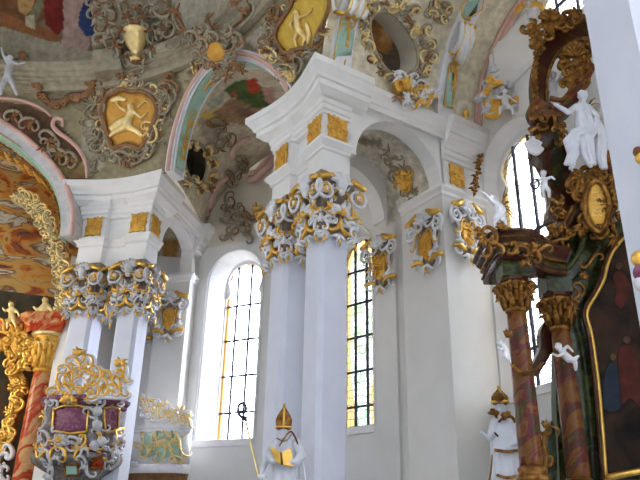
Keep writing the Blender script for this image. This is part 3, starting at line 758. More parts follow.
mb = MB(); mb.slab([V((-3, -2.5, 11.8)), V((9, -2.5, 11.8)), V((9, 7.6, 11.8)), V((-3, 7.6, 11.8))], V((0, 0, .3))); struct(mb.build('ceiling_entry', 'plaster_wall'))
mb = MB(); mb.slab([V((-32, -9, 18.6)), V((6, -9, 18.6)), V((6, 4.5, 18.6)), V((-32, 4.5, 18.6))], V((0, 0, .3))); struct(mb.build('ceiling_nave', 'plaster_wall'))
# ================================================================== arches of the bays, mouldings, stucco
def mbs(*names): return [MB() for _ in names]
def covr(z): t = min(1, max(0, (z-ZC0)/(ZC1-ZC0))); return 9.55-1.25*t**1.7
def arch_band(name, mat, tc, hw, h, z0, r0, r1, k0, k1, w0=0.0, w1=PI, n=60, parent=None):
    mb = MB(); rings = []
    for i in range(n+1):
        w = w0+(w1-w0)*i/n; ring = []
        rc_ = covr(z0+h*math.sin(w))+r0; rd_ = rc_+(r1-r0)
        for k, r in ((k0, rc_), (k0, rd_), (k1, rd_), (k1, rc_)): ring.append(pol(tc-hw*k*math.cos(w), r, z0+h*k*math.sin(w)))
        rings.append(ring)
    mb.loft(rings, smooth=False); return mb.build(name, mat, parent)
def arch_curve(tc, hw, h, z0, r, k, w0=0.0, w1=PI, n=60):
    return [pol(tc-hw*k*math.cos(w0+(w1-w0)*i/n), covr(z0+h*math.sin(w0+(w1-w0)*i/n))+r, z0+h*k*math.sin(w0+(w1-w0)*i/n)) for i in range(n+1)]
def arch_map(tc, hw, h, z0, r0, k):      # x along the arch 0..1, y across in metres
    def f(x, y, lift=0.0):
        w = PI*x; kk = k-lift/3.0
        return pol(tc-hw*kk*math.cos(w), covr(z0+h*math.sin(w))+r0+y, z0+h*kk*math.sin(w))
    return f
ab = thing('arch_band', 'green banded arch with white edges between left entablature and middle pillars', 'arch', pol(40, 9.5, 11.3))
arch_band('white_band', 'stucco_white', LB[0], LB[1], LB[2], 11.2, -.12, .50, .955, 1.05, parent=ab)
arch_band('green_panel', 'stucco_green', LB[0], LB[1], LB[2], 11.2, .02, .40, .935, .965, .08, PI*.92, parent=ab)
e = MB(); e.tube(arch_curve(LB[0], LB[1], LB[2], 11.2, -.12, 1.0), .07, 6); e.build('pink_moulding', 'stucco_pink', ab)
e = MB(); e.tube(arch_curve(LB[0], LB[1], LB[2], 11.2, -.02, .945), .03, 5); e.tube(arch_curve(LB[0], LB[1], LB[2], 11.2, .43, .945), .03, 5); e.build('moulding', 'stucco_white', ab)
mpA = arch_map(LB[0], LB[1], LB[2], 11.2, .2, .93); gg = MB()
for x0 in (.12, .2, .40): spray(gg, mpA, x0, 0, .05, 0, .03, 5, 5.5, .02); spray(gg, mpA, x0+.02, .1, .04, PI, .03, 4, 3, .02)
for x0 in (.08, .12, .16, .22, .26):
    P = [mpA(x0+.012*math.cos(a), .14*math.sin(a), .02) for a in [i*.5 for i in range(9)]]; gg.tube(P, .025, 5)
gg.build('gilded_flowers', 'gold', ab)
cb = thing('choir_arch', 'wide arch with green band over the painted choir vault at far left', 'arch', pol(-20, 9.7, 12))
arch_band('white_band', 'stucco_grey', CH[0], CH[1], CH[2], CH[3], -.12, .75, .955, 1.045, parent=cb)
arch_band('green_panel', 'stucco_green', CH[0], CH[1], CH[2], CH[3], .02, .55, .935, .965, parent=cb)
e = MB(); e.tube(arch_curve(CH[0], CH[1], CH[2], CH[3], -.12, 1.03), .07, 6); e.tube(arch_curve(CH[0], CH[1], CH[2], CH[3], .65, .945), .04, 5); e.build('pink_moulding', 'stucco_pink', cb)
mpC = arch_map(CH[0], CH[1], CH[2], CH[3], .28, .93); gg = MB()
for i in range(14):
    x0 = .52+.034*i; spray(gg, mpC, x0, .0, .022, 0, .035, 5, 5.5, .03); spray(gg, mpC, x0+.012, .1, .018, PI, .03, 3, 3, .03)
gg.build('gilded_flowers', 'gold_dark', cb)
# orange coffers inside the choir arch
cf = MB()
for i in range(16):
    for j in range(3):
        w = .55+.026*i; mp = arch_map(CH[0], CH[1], CH[2], CH[3], 1.0+.22*j, .925)
        cf.tube([mp(w, .0, .0), mp(w+.008, .05, .03), mp(w+.016, .0, .0)], .06, 5)
tag(cf.build('coffer_rosettes', 'field_orange'), 'rows of small orange rosettes inside the choir arch', 'rosettes')['kind'] = 'stuff'
rc = thing('stucco_border', 'pale yellow rocaille stucco along right edge of the painted choir vault', 'stucco', pol(3, 10.6, 10.5))
a_, b_ = mbs(1, 2); r3 = random.Random(21); SB = on_pl(pol(2, 10.6), pol(2, 1)-pol(2, 0))
for i, (x, y) in enumerate(smooth_line([(20, 197), (32, 204), (42, 216), (50, 232), (57, 250), (62, 268), (64, 284), (65, 300), (62, 312)], 3)):
    for m_, dx, dy in ((a_, -3, 3), (b_, 3, -3)):
        lay(m_, SB, place2(CS, x+dx, y+dy, r3.uniform(9, 14), r3.uniform(0, 6), r3.random() < .5), .045, .05+.03*(i % 2)); spray(m_, SB, x-dx, y, 8, r3.uniform(0, 6), .035, 4, 2.4, .05, r3)
a_.build('stucco_scrolls', 'stucco_yellow', rc); b_.build('gilded_scrolls', 'gold_pale', rc)
# ribs of the barrel over the altar bay
def rib(nm, label, v0, v1, pxg, cush, green2, fl):
    root = thing(nm, label, 'arch', FC.W(.4, (v0+v1)/2, 11.3)); mb = MB(); rings = []
    t0, t1 = (v0-.35)/5.25, (v1-.35)/5.25
    for i in range(61):
        s_ = .75*i/60; ring = []
        for t, k in ((t0, 1.02), (t0, .965), (t1, .965), (t1, 1.02)):
            p = vrf(s_, t); c = FC.W(-2.9, .35+5.25*t, 11.25); ring.append(c+(p-c)*k)
        rings.append(ring)
    mb.loft(rings, smooth=False); R = on_bvh(mb.bvh()); mb.build('white_band', 'stucco_white', root)
    for i, g in enumerate([pxg]+([green2] if green2 else [])):
        mb = MB(); patch(mb, R, g, .02, .03); mb.build('green_panel', 'stucco_green', root)
        gd = MB(); n = len(g)
        for k in range(n): gd.tube([R(*g[k], .035), R((g[k][0]+g[(k+1) % n][0])/2, (g[k][1]+g[(k+1) % n][1])/2, .035), R(*g[(k+1) % n], .035)], .02, 5)
        cx = sum(p[0] for p in g)/n; ys = sorted(p[1] for p in g); y0, y1 = ys[0], ys[-1]
        if i == 0:
            for q in range(4):
                y = y0+6+q*(y1-y0)*.14; spray(gd, R, cx+(fl*(y0-y)*.12), y, 6-q, PI/2, .018, 5, 5, .05)
            lay(gd, R, place2(CS, cx-3, y0+9, 8, .4, False), .02, .05); lay(gd, R, place2(CS, cx+3, y0+9, 8, 2.6, True), .02, .05)
            leaf(gd, R, cx, y0+14, 18, PI/2+.1, .02, .1, .04)
        gd.build('gilded_border', 'gold', root)
    if cush:
        (ax, ay), (bx, by), (cx, cy), (dx, dy) = cush
        mb = MB(); gd = MB(); N = 9
        for j in range(N):
            f_ = (j+.5)/N; p0 = (ax+(bx-ax)*f_, ay+(by-ay)*f_); p1 = (dx+(cx-dx)*f_, dy+(cy-dy)*f_)
            P = [R(p0[0]+(p1[0]-p0[0])*t, p0[1]+(p1[1]-p0[1])*t, .05+.22*math.sin(PI*(.15+.8*t))) for t in [q/8 for q in range(9)]]
            (mb if j % 2 == 0 else gd).tube(P, .075 if j % 2 == 0 else .045, 6)
        mb.build('ribbed_cushion', 'stucco_white', root); gd.build('gilded_ribs', 'gold_pale', root)
        g2 = MB()
        for (p, q) in (((ax, ay), (bx, by)), ((dx, dy), (cx, cy))):
            P = [R(p[0]+(q[0]-p[0])*t/10, p[1]+(q[1]-p[1])*t/10+1.2*math.sin(t*2.4), .10) for t in range(11)]; g2.tube(P, .05, 6)
        g2.build('gilded_edge', 'gold', root)
    return root
rib('green_rib', 'green panelled rib with gold border rising behind middle entablature, left of oval opening', .55, 1.08, [(332.5, 62), (340, 19), (350, 17), (361, 27), (354, 72)], [(338, 13), (367, 22), (374, 2), (343, -8)], None, .3)
rib('green_rib', 'green panelled rib with ribbed gold cushion above the wall pier, right of oval opening', 3.72, 4.22, [(443, 106), (449, 64), (456, 60), (464, 68), (459, 110)], [(448, 52), (472, 63), (480, 30), (458, 22)], [(461, 16), (464, -6), (484, -6), (479, 24)], -.2)
# oval opening in the barrel, with jamb and painted back
def opening(name, label, vault, bvhmap, outl, depth, polys, base, jm='plaster_vault'):
    o, = (vault,); bm = bmesh.new(); bm.from_mesh(o.data)
    kill = [f_ for f_ in bm.faces if in_poly(*proj(f_.calc_center_median()), outl)]
    bmesh.ops.delete(bm, geom=kill, context='FACES'); bm.to_mesh(o.data); bm.free()
    root = thing(name, label, 'opening', bvhmap(*outl[0])); so = smooth_line(outl, 5, True)
    P0 = [bvhmap(x, y, .02) for x, y in so]; c = sum(P0, V())/len(P0); nrm = (bvhmap(sum(p[0] for p in outl)/len(outl), sum(p[1] for p in outl)/len(outl), 1)-bvhmap(sum(p[0] for p in outl)/len(outl), sum(p[1] for p in outl)/len(outl), 0)).normalized()
    mb = MB(); mb.loft([P0, [p-nrm*depth for p in P0]], cap=False, smooth=True); mb.build('jamb', jm, root)
    bk = MB(); rings = [[(p-c)*k+c-nrm*(depth+.25*(1-k*k)) for p in P0] for k in (1.05, .9, .75, .6, .45, .3, .15, .02)]; bk.loft(rings, cap=False); b = bk.build('painted_back', 'fresco', root); paint(b, base, polys, 1)
    e = MB(); e.tube(P0, .05, 6, cap=False); e.build('rim', 'stucco_vault', root); return root
OV = [(371, 40), (369, 26), (372, 16), (381, 11), (393, 14), (402, 23), (410, 34), (417, 50), (417, 66), (408, 75), (396, 76), (386, 70), (377, 57)]
opening('oval_opening', 'dark oval opening with orange painted dome inside, above the middle arch', vaultR, VR, OV, .75, [([(371, 22), (382, 18), (391, 26), (396, 40), (386, 54), (373, 50)], (.40, .19, .06)), ([(384, 26), (392, 32), (390, 42), (380, 40)], (.5, .3, .14))], (.13, .10, .07))
OL = [(184, 158), (186, 149), (193, 143), (201, 145), (206, 156), (206, 171), (202, 181), (194, 182), (187, 173)]
opening('oval_opening', 'narrow dark opening in the vault just right of left entablature', vaultL, VL, OL, .5, [], (.06, .05, .035), 'choir_dark')  # jamb and back coloured dark, standing in for shade inside the hole
GST = 'stucco ornaments on the vaults'
def ornament(name, label, mp, mats, fn, cat='stucco', loc=None):
    root = thing(name, label, cat, loc); ms = [MB() for _ in mats]; fn(*ms)
    for m_, (nm, mt) in zip(ms, mats):
        if m_.f: m_.build(nm, mt, root)
    return root
RS = .8
# rocaille around the oval opening
def f_(w, g, br):
    r = random.Random(4); so = smooth_line([(393+(x-393)*1.22, 44+(y-44)*1.18) for x, y in OV], 3, True)
    for i, (x, y) in enumerate(so[::2]):
        m_ = (w, g, w, br, g)[i % 5]; lay(m_, VR, place2(CS, x, y, r.uniform(9, 14), r.uniform(0, 6), r.random() < .5), .05, .05)
        spray((g, w, br)[i % 3], VR, x, y, 8, math.atan2(y-44, x-393), .04, 4, 1.8, .06, r)
    for x, y in ((424, 30), (428, 44), (430, 58), (424, 70), (418, 84), (412, 10), (400, 4), (430, 12), (440, 18), (446, 8), (434, 2)):
        lay(w, VR, place2(CS, x, y, 14, r.uniform(0, 6), r.random() < .5), .055, .06); lay(g, VR, place2(CS, x+2, y+1, 9, r.uniform(0, 6), False), .04, .08); lay(br, VR, place2(SS, x-2, y, 10, r.uniform(0, 6), False), .035, .07)
ornament('rocaille_border', 'white and gold rocaille scrolls around the dark oval opening above the arch', VR, (('white_scrolls', 'stucco_vault'), ('gilded_scrolls', 'gold_pale'), ('brown_scrolls', 'stucco_brown')), f_, loc=VR(420, 40))
def f_(w, g, br):
    r = random.Random(8)
    for i, (x, y) in enumerate([(OL[k][0]+dx, OL[k][1]+dy) for k in range(len(OL)) for dx, dy in ((-8, 0), (6, 6))]):
        if 186 < x < 204 and 147 < y < 180: continue
        lay((w, g)[i % 2], VL, place2(CS, x, y, 11, r.uniform(0, 6), r.random() < .5), .07, .05); spray((g, br)[i % 2], VL, x, y, 7, r.uniform(0, 6), .05, 4, 2, .06, r)
ornament('rocaille_border', 'pale gilded rocaille around narrow dark opening right of the left entablature', VL, (('white_scrolls', 'stucco_vault'), ('gilded_scrolls', 'gold_pale'), ('brown_scrolls', 'stucco_brown')), f_, loc=VL(205, 190))
def f_(w, g, br):
    r = random.Random(9)
    for x, y in ((402, 86), (410, 92), (418, 95), (406, 100), (414, 104), (424, 100), (398, 78), (420, 88), (430, 96), (410, 82)):
        spray((w, g)[r.randrange(2)], MK, x, y, 12, r.uniform(0, 3), .045, 5, 2.2, .1, r); lay(w, MK, place2(CS, x, y, 13, r.uniform(0, 6), False), .045, .12)
    for k in range(3): patch(g, MK, [(390, 84+k), (400, 80), (408, 88), (402, 94), (394, 95)], .10+.04*k, .08)
    spray(g, MK, 398, 90, 12, -.5, .06, 5, 2.4, .2, r); spray(br, MK, 396, 98, 10, 1.9, .04, 4, 1.4, .1, r)
MK = on_pl(FC.W(.25, 2.5), -FC.a)
ornament('keystone_ornament', 'white and gold leafy keystone ornament on the cornice over the middle arch', MK, (('white_leaves', 'stucco_white'), ('gilded_leaves', 'gold'), ('brown_leaves', 'stucco_brown')), f_, loc=MK(408, 92))
def f_(w, g):
    r = random.Random(10); fill_rocaille([w], VM, [(378, 150), (396, 148), (416, 190), (414, 215), (402, 205), (392, 175)], 16, 13, .035, r, .03)
    patch(g, VM, [(394, 172), (404, 168), (412, 176), (413, 190), (404, 192), (398, 182)], .06, .06); fill_rocaille([g], VM, [(396, 168), (412, 172), (412, 192), (400, 190)], 12, 8, .035, r, .06)
ornament('vault_ornament', 'gilded ornament with pale scrolls inside the aisle vault under the middle arch', VM, (('white_scrolls', 'stucco_vault'), ('gilded_ornament', 'gold_ochre')), f_, loc=VM(404, 180))
# pink mouldings in the bay vault
pm = thing('pink_moulding', 'curved pink stucco mouldings on the beige vault between the pillar pairs', 'moulding', VL(215, 190))
for pts, r in (([(209, 216), (209, 204), (212, 192), (219, 182), (228, 177), (233, 180)], .07), ([(231, 158), (232, 148), (239, 141), (249, 137)], .08), ([(250, 180), (256, 179), (262, 173), (270, 166), (274, 156)], .13), ([(252, 174), (258, 172), (263, 166), (271, 158)], .10)):
    m_ = MB(); [m_.tube(q, r, 8) for q in runs([VL(x, y, .05) for x, y in smooth_line(pts, 5)], .9)]; m_.f and m_.build('moulding', 'stucco_pink', pm)
VW = on_pl(pol(26.75, 13.39), pol(26.75, RW)-V((NC.x, NC.y, 0)))
def f_(w, g, br):
    r = random.Random(12)
    for (x, y), s_, a in (((228, 208), 20, 1.1), ((238, 222), 18, -.6), ((246, 232), 16, .4), ((232, 234), 15, 2.0), ((240, 214), 13, .9), ((250, 220), 12, 2.4)):
        lay(w, VW, place2(SS, x, y, s_*1.3, a, False), .07, .06); lay(br, VW, place2(CS, x+2, y-2, s_*.8, a+1.2, True), .05, .09); spray(w, VW, x, y, s_*.6, a, .06, 4, 2, .06, r)
    spray(g, VW, 256, 213, 11, -.3, .08, 5, 1.8, .1, r); spray(br, VW, 252, 216, 10, 2.6, .06, 4, 2, .1, r)
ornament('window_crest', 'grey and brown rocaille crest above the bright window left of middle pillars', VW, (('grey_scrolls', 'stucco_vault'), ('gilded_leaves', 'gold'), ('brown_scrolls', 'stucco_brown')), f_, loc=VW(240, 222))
def f_(w, br):
    r = random.Random(13)
    for x, y in ((222, 176), (232, 176), (238, 168), (236, 160), (228, 182)): lay(w, VL, place2(CS, x+6, y, 14, r.uniform(0, 6), r.random() < .5), .07, .08); lay(br, VL, place2(CS, x+8, y, 9, r.uniform(0, 6), False), .05, .1)
    fill_rocaille([w, br], VL, [(210, 120), (228, 122), (232, 140), (222, 158), (212, 150)], 14, 13, .04, r, .04)
ornament('vault_ornament', 'small shell scroll where pink mouldings meet, left of middle pillars', VL, (('grey_scrolls', 'stucco_vault'), ('brown_scrolls', 'stucco_brown')), f_, loc=VL(236, 170))
RS = .72
# ------------------------------------------------------------------ relief figures for the cartouches (stucco)
def blob(mp, s, joints, chains, lift=.06):
    mb = MB()
    for c in chains:
        for (x0, y0, r0), (x1, y1, r1) in zip(c[:-1], c[1:]): mb.capsule(mp(x0, y0, lift), mp(x1, y1, lift), r0*s, r1*s, 8)
    for x, y, r in joints: mb.ball(mp(x, y, lift+r*s*.3), r*s)
    return mb
# big cartouche
FLD = [(109, 98), (117, 93), (124, 90), (132, 92), (141, 92), (150, 95), (156, 102), (158, 112), (154, 124), (148, 139), (141, 148), (129, 144), (116, 148), (111, 139), (107, 124), (104, 110)]
ca = thing('cartouche', 'large ornate cartouche with golden field and pale reclining figure on the ceiling cove', 'cartouche', COVE(130, 120))
m_ = MB(); patch(m_, COVE, FLD, .06, .08); m_.build('golden_field', 'field_orange', ca)
sc = .030
rl = blob(COVE, sc, [(133, 106, 3.6)], [[(133, 111, 4), (131, 118, 5), (128, 126, 5)], [(136, 112, 2), (143, 118, 1.6), (149, 113, 1.3)], [(130, 112, 2), (122, 108, 1.6), (117, 102, 1.2)], [(128, 126, 4.5), (137, 130, 3.4), (144, 136, 2.4)], [(128, 127, 4.5), (119, 131, 3.4), (112, 136, 2.2)], [(126, 120, 4), (118, 124, 3.5), (113, 128, 3)], [(114, 100, 2.6), (121, 98, 3), (127, 100, 2.4)], [(140, 108, 1.6), (147, 101, 1.2), (152, 104, 1)]], .10)
sculpt(rl, 'relief_figure', 'gold_pale', ca, .04, 3)
fr, gr, bn = mbs(1, 2, 3); r5 = random.Random(31); so = smooth_line(FLD, 4, True)
bn.tube([COVE(131+(x-131)*1.03, 119+(y-119)*1.03, .10) for x, y in so], .07, 6, cap=False)
for kk, rr, m_ in ((1.13, .06, fr), (1.22, .035, bn)):
    for i0 in range(0, 64, 8):
        seg = [so[(i0+j) % len(so)] for j in range(8)]; seg = [(131+(x-131)*kk, 119+(y-119)*kk) for x, y in seg]; lay(m_, COVE, seg, rr, .09)
for i, (x, y) in enumerate(so[::2]):
    X, Y = 131+(x-131)*1.28, 119+(y-119)*1.25; lay((fr, gr, bn)[i % 3], COVE, place2(CS, X, Y, r5.uniform(8, 13), r5.uniform(0, 6), r5.random() < .5), .055, .07)
for (x, y), s_, a, m_ in (((172, 86), 18, .4, bn), ((170, 92), 22, .9, fr), ((97, 88), 26, 1.2, bn), ((98, 104), 28, 1.5, fr), ((122, 158), 20, .2, fr), ((138, 158), 20, 2.6, fr), ((130, 163), 15, 0, bn), ((112, 155), 14, 1, fr), ((150, 152), 16, 2, fr), ((166, 104), 22, 1.8, fr), ((100, 140), 24, 1.7, fr), ((152, 132), 22, 1.2, gr), ((124, 77), 18, .6, fr), ((132, 72), 16, 2.5, bn), ((140, 80), 16, 1.2, fr), ((128, 82), 12, 0, gr), ((127, 68), 12, 1, gr)):
    lay(m_, COVE, place2(CS, x, y, s_, a, x > 131), .07, .1); spray(m_, COVE, x, y, s_*.5, a+2, .055, 4, 2, .08, r5)
fill_rocaille([fr], COVE, [(84, 92), (100, 96), (102, 150), (112, 160), (96, 168), (90, 140)], 16, 10, .035, r5, .03)
fill_rocaille([fr], COVE, [(160, 110), (172, 100), (172, 130), (160, 152), (150, 160)], 12, 10, .035, r5, .03)
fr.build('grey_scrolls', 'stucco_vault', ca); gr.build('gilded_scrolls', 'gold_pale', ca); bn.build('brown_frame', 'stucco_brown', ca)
# yellow cartouche above the middle pillars
F2 = [(279, 40), (280, 28), (287, 17), (294, 6), (299, -6), (316, -8), (330, -6), (331, 8), (326, 22), (319, 34), (316, 46), (306, 47), (297, 50), (288, 52)]
cy = thing('cartouche', 'bright yellow cartouche with pale standing putto relief above the middle entablature', 'cartouche', COVE(300, 25))
m_ = MB(); patch(m_, COVE, F2, .06, .08); m_.build('yellow_field', 'field_yellow', cy)
rl = blob(COVE, .026, [(300, 12, 3.2)], [[(300, 16, 3.6), (301, 24, 4), (302, 31, 3.6)], [(302, 31, 3), (298, 39, 2.2), (300, 46, 1.6)], [(303, 31, 3), (309, 38, 2.4), (306, 46, 1.6)], [(298, 17, 2), (293, 24, 1.6), (296, 30, 1.2)], [(303, 17, 2), (311, 14, 1.6), (316, 8, 1.2)], [(310, 24, 2.5), (313, 34, 3), (312, 42, 2.4)]], .10)
sculpt(rl, 'relief_figure', 'gold_pale', cy, .035, 3)
fr, gr, bn = mbs(1, 2, 3); so = smooth_line(F2, 3, True); bn.tube([COVE(305+(x-305)*1.03, 24+(y-24)*1.02, .09) for x, y in so], .05, 6, cap=False)
for i, (x, y) in enumerate(so[::2]):
    X, Y = 305+(x-305)*1.3, 24+(y-24)*1.15
    if X > 326: continue
    lay((fr, gr, bn)[i % 3], COVE, place2(CS, X, Y, r5.uniform(8, 13), r5.uniform(0, 6), r5.random() < .5), .05, .06); spray((fr, bn)[i % 2], COVE, X, Y, 8, r5.uniform(0, 6), .045, 4, 2, .06, r5)
for (x, y), s_, a, m_ in (((268, 46), 18, 1.2, bn), ((272, 54), 20, .7, gr), ((281, 64), 20, .5, fr), ((291, 72), 20, .9, gr), ((300, 66), 18, 1.8, fr), ((290, 58), 16, .2, bn), ((270, 30), 18, 1.6, fr), ((276, 14), 18, 2.0, bn), ((312, 56), 12, .2, fr), ((284, 78), 12, .2, fr), ((292, 75), 9, 1, gr)):
    lay(m_, COVE, place2(CS, x, y, s_, a, False), .06, .1); spray(m_, COVE, x, y, s_*.5, a+1, .05, 4, 2, .08, r5)
fr.build('grey_scrolls', 'stucco_vault', cy); gr.build('gilded_scrolls', 'gold_pale', cy); bn.build('brown_frame', 'stucco_brown', cy)
# round gold keystone where the ceiling cornice breaks
kb = thing('keystone_cartouche', 'round orange-gold boss in grey scrolls on the ceiling cornice', 'cartouche', COVE(219, 52))
CM = lambda x, y, l=0: (COVE(x, y, l) if proj(COVE(x, y))[1] > -50 else DOME(x, y, l))
KP = on_pl(COVE(219, 54, .4), COVE(219, 54, 1)-COVE(219, 54, 0))
m_ = MB(); patch(m_, KP, [(219+9*math.cos(a*.4), 52+10*math.sin(a*.4)) for a in range(16)], .14, .12); m_.build('gold_boss', 'field_orange', kb)
fr, bn = mbs(1, 2)
for x, y, s_, a in ((205, 46, 18, 1.4), (208, 62, 14, .6), (231, 44, 20, 1.7), (232, 58, 14, 2.4), (214, 36, 14, .3), (222, 70, 12, .2), (200, 56, 14, 1), (196, 38, 18, .9), (206, 32, 16, 2.1), (240, 40, 16, 1.2), (218, 76, 10, 2), (229, 32, 15, 2)):
    lay(fr, KP, place2(CS, x, y, s_, a, x > 219), .07, .1); lay(bn, KP, place2(CS, x+2, y+2, s_*.7, a+1, x > 219), .045, .12); spray(fr, KP, x, y, s_*.5, a+2, .05, 4, 2, .08, r5)
for x, y in ((233, 68), (241, 66), (246, 70), (232, 75), (220, 66)): spray(bn, KP, x, y, 9, r5.uniform(0, 6), .06, 5, 4, .12, r5)
fr.build('grey_scrolls', 'stucco_vault', kb); bn.build('brown_scrolls', 'stucco_brown', kb)
# urn and pedestals above the big cartouche
UP = on_pl(COVE(132, 60, .75), V((0, -1, -.25)))
ur = thing('urn', 'fluted stucco urn with flaming brown scrolls between two pedestals on the ceiling cornice', 'urn', UP(136, 62))
m_ = MB(); prof = [(0, .02), (6, 0), (7, -3), (3, -6), (4, -9), (9, -16), (11, -24), (10, -28), (12, -30), (12, -32), (0, -33)]
px = (UP(137, 62)-UP(136, 62)).length; yd = (UP(136, 61)-UP(136, 62)).normalized(); xd = (UP(137, 62)-UP(136, 62)).normalized(); zd = xd.cross(yd)
m_.loft([[UP(136, 62+z)+(xd*math.cos(2*PI*j/24)+zd*math.sin(2*PI*j/24))*max(r, .05)*px*(1+.08*(j % 2)) for j in range(24)] for r, z in prof]); m_.build('body', 'gold_pale', ur)
fr, bn = mbs(1, 2)
for x, y, s_, a in ((136, 26, 18, 1.5), (128, 20, 16, .9), (144, 20, 16, 2.1), (136, 12, 16, 1.5), (124, 34, 16, 1.2), (148, 34, 16, 1.9), (118, 50, 15, 1.2), (152, 52, 14, 2), (136, 66, 16, 0), (128, 60, 12, 1), (144, 60, 12, 2)):
    lay((fr, bn)[int(x+y) % 2], UP, place2(SS, x, y, s_, a, x > 136), .07, .05); spray((bn, fr)[int(x) % 2], UP, x, y, s_*.55, -PI/2+r5.uniform(-.8, .8), .06, 4, 1.8, .05, r5)
for x, y, s_, a in ((106, 10, 26, .6), (98, 20, 26, 1.1), (112, 32, 18, 1.4), (104, 40, 22, .3), (118, 4, 22, .2), (156, 8, 24, 2.6), (166, 20, 20, 2), (158, 32, 16, 1.2), (94, 6, 18, 1)):
    lay(fr, UP, place2(CS, x, y, s_, a, x > 136), .09, .0); lay(bn, UP, place2(CS, x+3, y+2, s_*.8, a+.3, x > 136), .05, .06); spray(fr, UP, x, y, s_*.45, a, .07, 5, 2.4, .05, r5)
fr.build('grey_scrolls', 'stucco_vault', ur); bn.build('brown_flames', 'stucco_brown', ur)
for lab, pts in (('small stucco pedestal left of the urn on ceiling cornice', [(91, 48), (116, 44), (120, 66), (92, 70)]), ('small stucco pedestal right of the urn on ceiling cornice', [(149, 40), (172, 37), (175, 58), (152, 62)])):
    P = [UP(x, y, -.15) for x, y in pts]; m_ = MB(); m_.slab(P, V((0, .5, 0))); c = sum(P, V())/4; m_.slab([c+(p-c)*1.08+V((0, -.06, .28)) for p in P[:2]]+[c+(p-c)*1.08+V((0, -.06, .1)) for p in P[1::-1]], V((0, .6, 0)))
    tag(m_.build('pedestal', 'stucco_vault'), lab, 'pedestal', None)
# framed grey sky field beside
def f_(w, br):
    for pts, m_, r in (([(177, 3), (174, 12), (178, 22), (184, 32), (194, 40)], br, .08), ([(172, 2), (170, 14), (176, 28), (186, 38), (196, 44)], w, .07), ([(244, 0), (247, 8), (240, 18), (231, 27), (222, 31)], br, .06), ([(250, 2), (251, 12), (243, 22), (232, 32)], w, .08)):
        lay(m_, KP, smooth_line(pts, 5), r, -.1)
    for x, y in ((176, 10), (184, 30), (206, 18), (212, 26), (200, 30), (198, 40), (245, 10), (236, 4), (190, 36)): spray(br, KP, x, y, 10, r5.uniform(0, 6), .06, 4, 2, -.05, r5)
    for x, y in ((168, 30), (160, 12), (172, 44), (226, 6)): lay(w, KP, place2(CS, x, y, 16, r5.uniform(0, 6), False), .06, -.05)
ornament('scroll_frame', 'brown and grey scroll frame around a pale painted field at top, left of yellow cartouche', KP, (('grey_scrolls', 'stucco_vault'), ('brown_scrolls', 'stucco_brown')), f_, loc=KP(200, 20))
# garland and putto at far left, scrolls round the brown lunette
rg = random.Random(3); ga = MB(); gl = MB()
for x, y in smooth_line([(24, 56), (28, 66), (32, 76), (40, 90), (50, 102), (60, 104), (70, 98), (80, 99), (88, 94), (96, 84)], 4):
    rosette(ga, COVE, x+rg.uniform(-2, 2), y+rg.uniform(-2, 2), 3.6, .07, .10); leaf(gl, COVE, x, y, 7, rg.uniform(0, 6), .05, .5, .08)
gt = thing('flower_garland', 'dark red flower garland hanging on the ceiling cove at far left', 'garland', COVE(50, 100)); ga.build('flowers', 'stucco_brown', gt); gl.build('leaves', 'stucco_vault', gt)
def f_(pk, w, br):
    lay(pk, COVE, smooth_line([(88, 179), (87, 164), (80, 150), (70, 140), (60, 133), (54, 126), (56, 119), (63, 120), (64, 127)], 5), .10, .06, taper=.3); lay(pk, COVE, smooth_line([(0, 98), (20, 100), (40, 107), (52, 116)], 5), .08, .06, taper=.2)
    for x, y, s_, a in ((50, 140, 22, 1), (44, 148, 18, 2), (60, 156, 20, .7), (72, 160, 16, 1.3), (56, 146, 12, 2), (30, 124, 20, .2), (14, 116, 18, .2)): lay((w, br)[int(x) % 2], COVE, place2(CS, x, y, s_, a, False), .08, .06); spray((br, w)[int(x) % 2], COVE, x, y, s_*.5, a, .06, 4, 2, .06, rg)
    fill_rocaille([w], COVE, [(76, 108), (94, 112), (100, 170), (92, 176), (90, 150)], 14, 12, .035, rg, .03)
ornament('lunette_frame', 'pink edged scrolls framing the dark brown lunette at left, over the choir arch', COVE, (('pink_edge', 'stucco_pink'), ('grey_scrolls', 'stucco_vault'), ('brown_scrolls', 'stucco_brown')), f_, loc=COVE(80, 150))
RS = 1.0
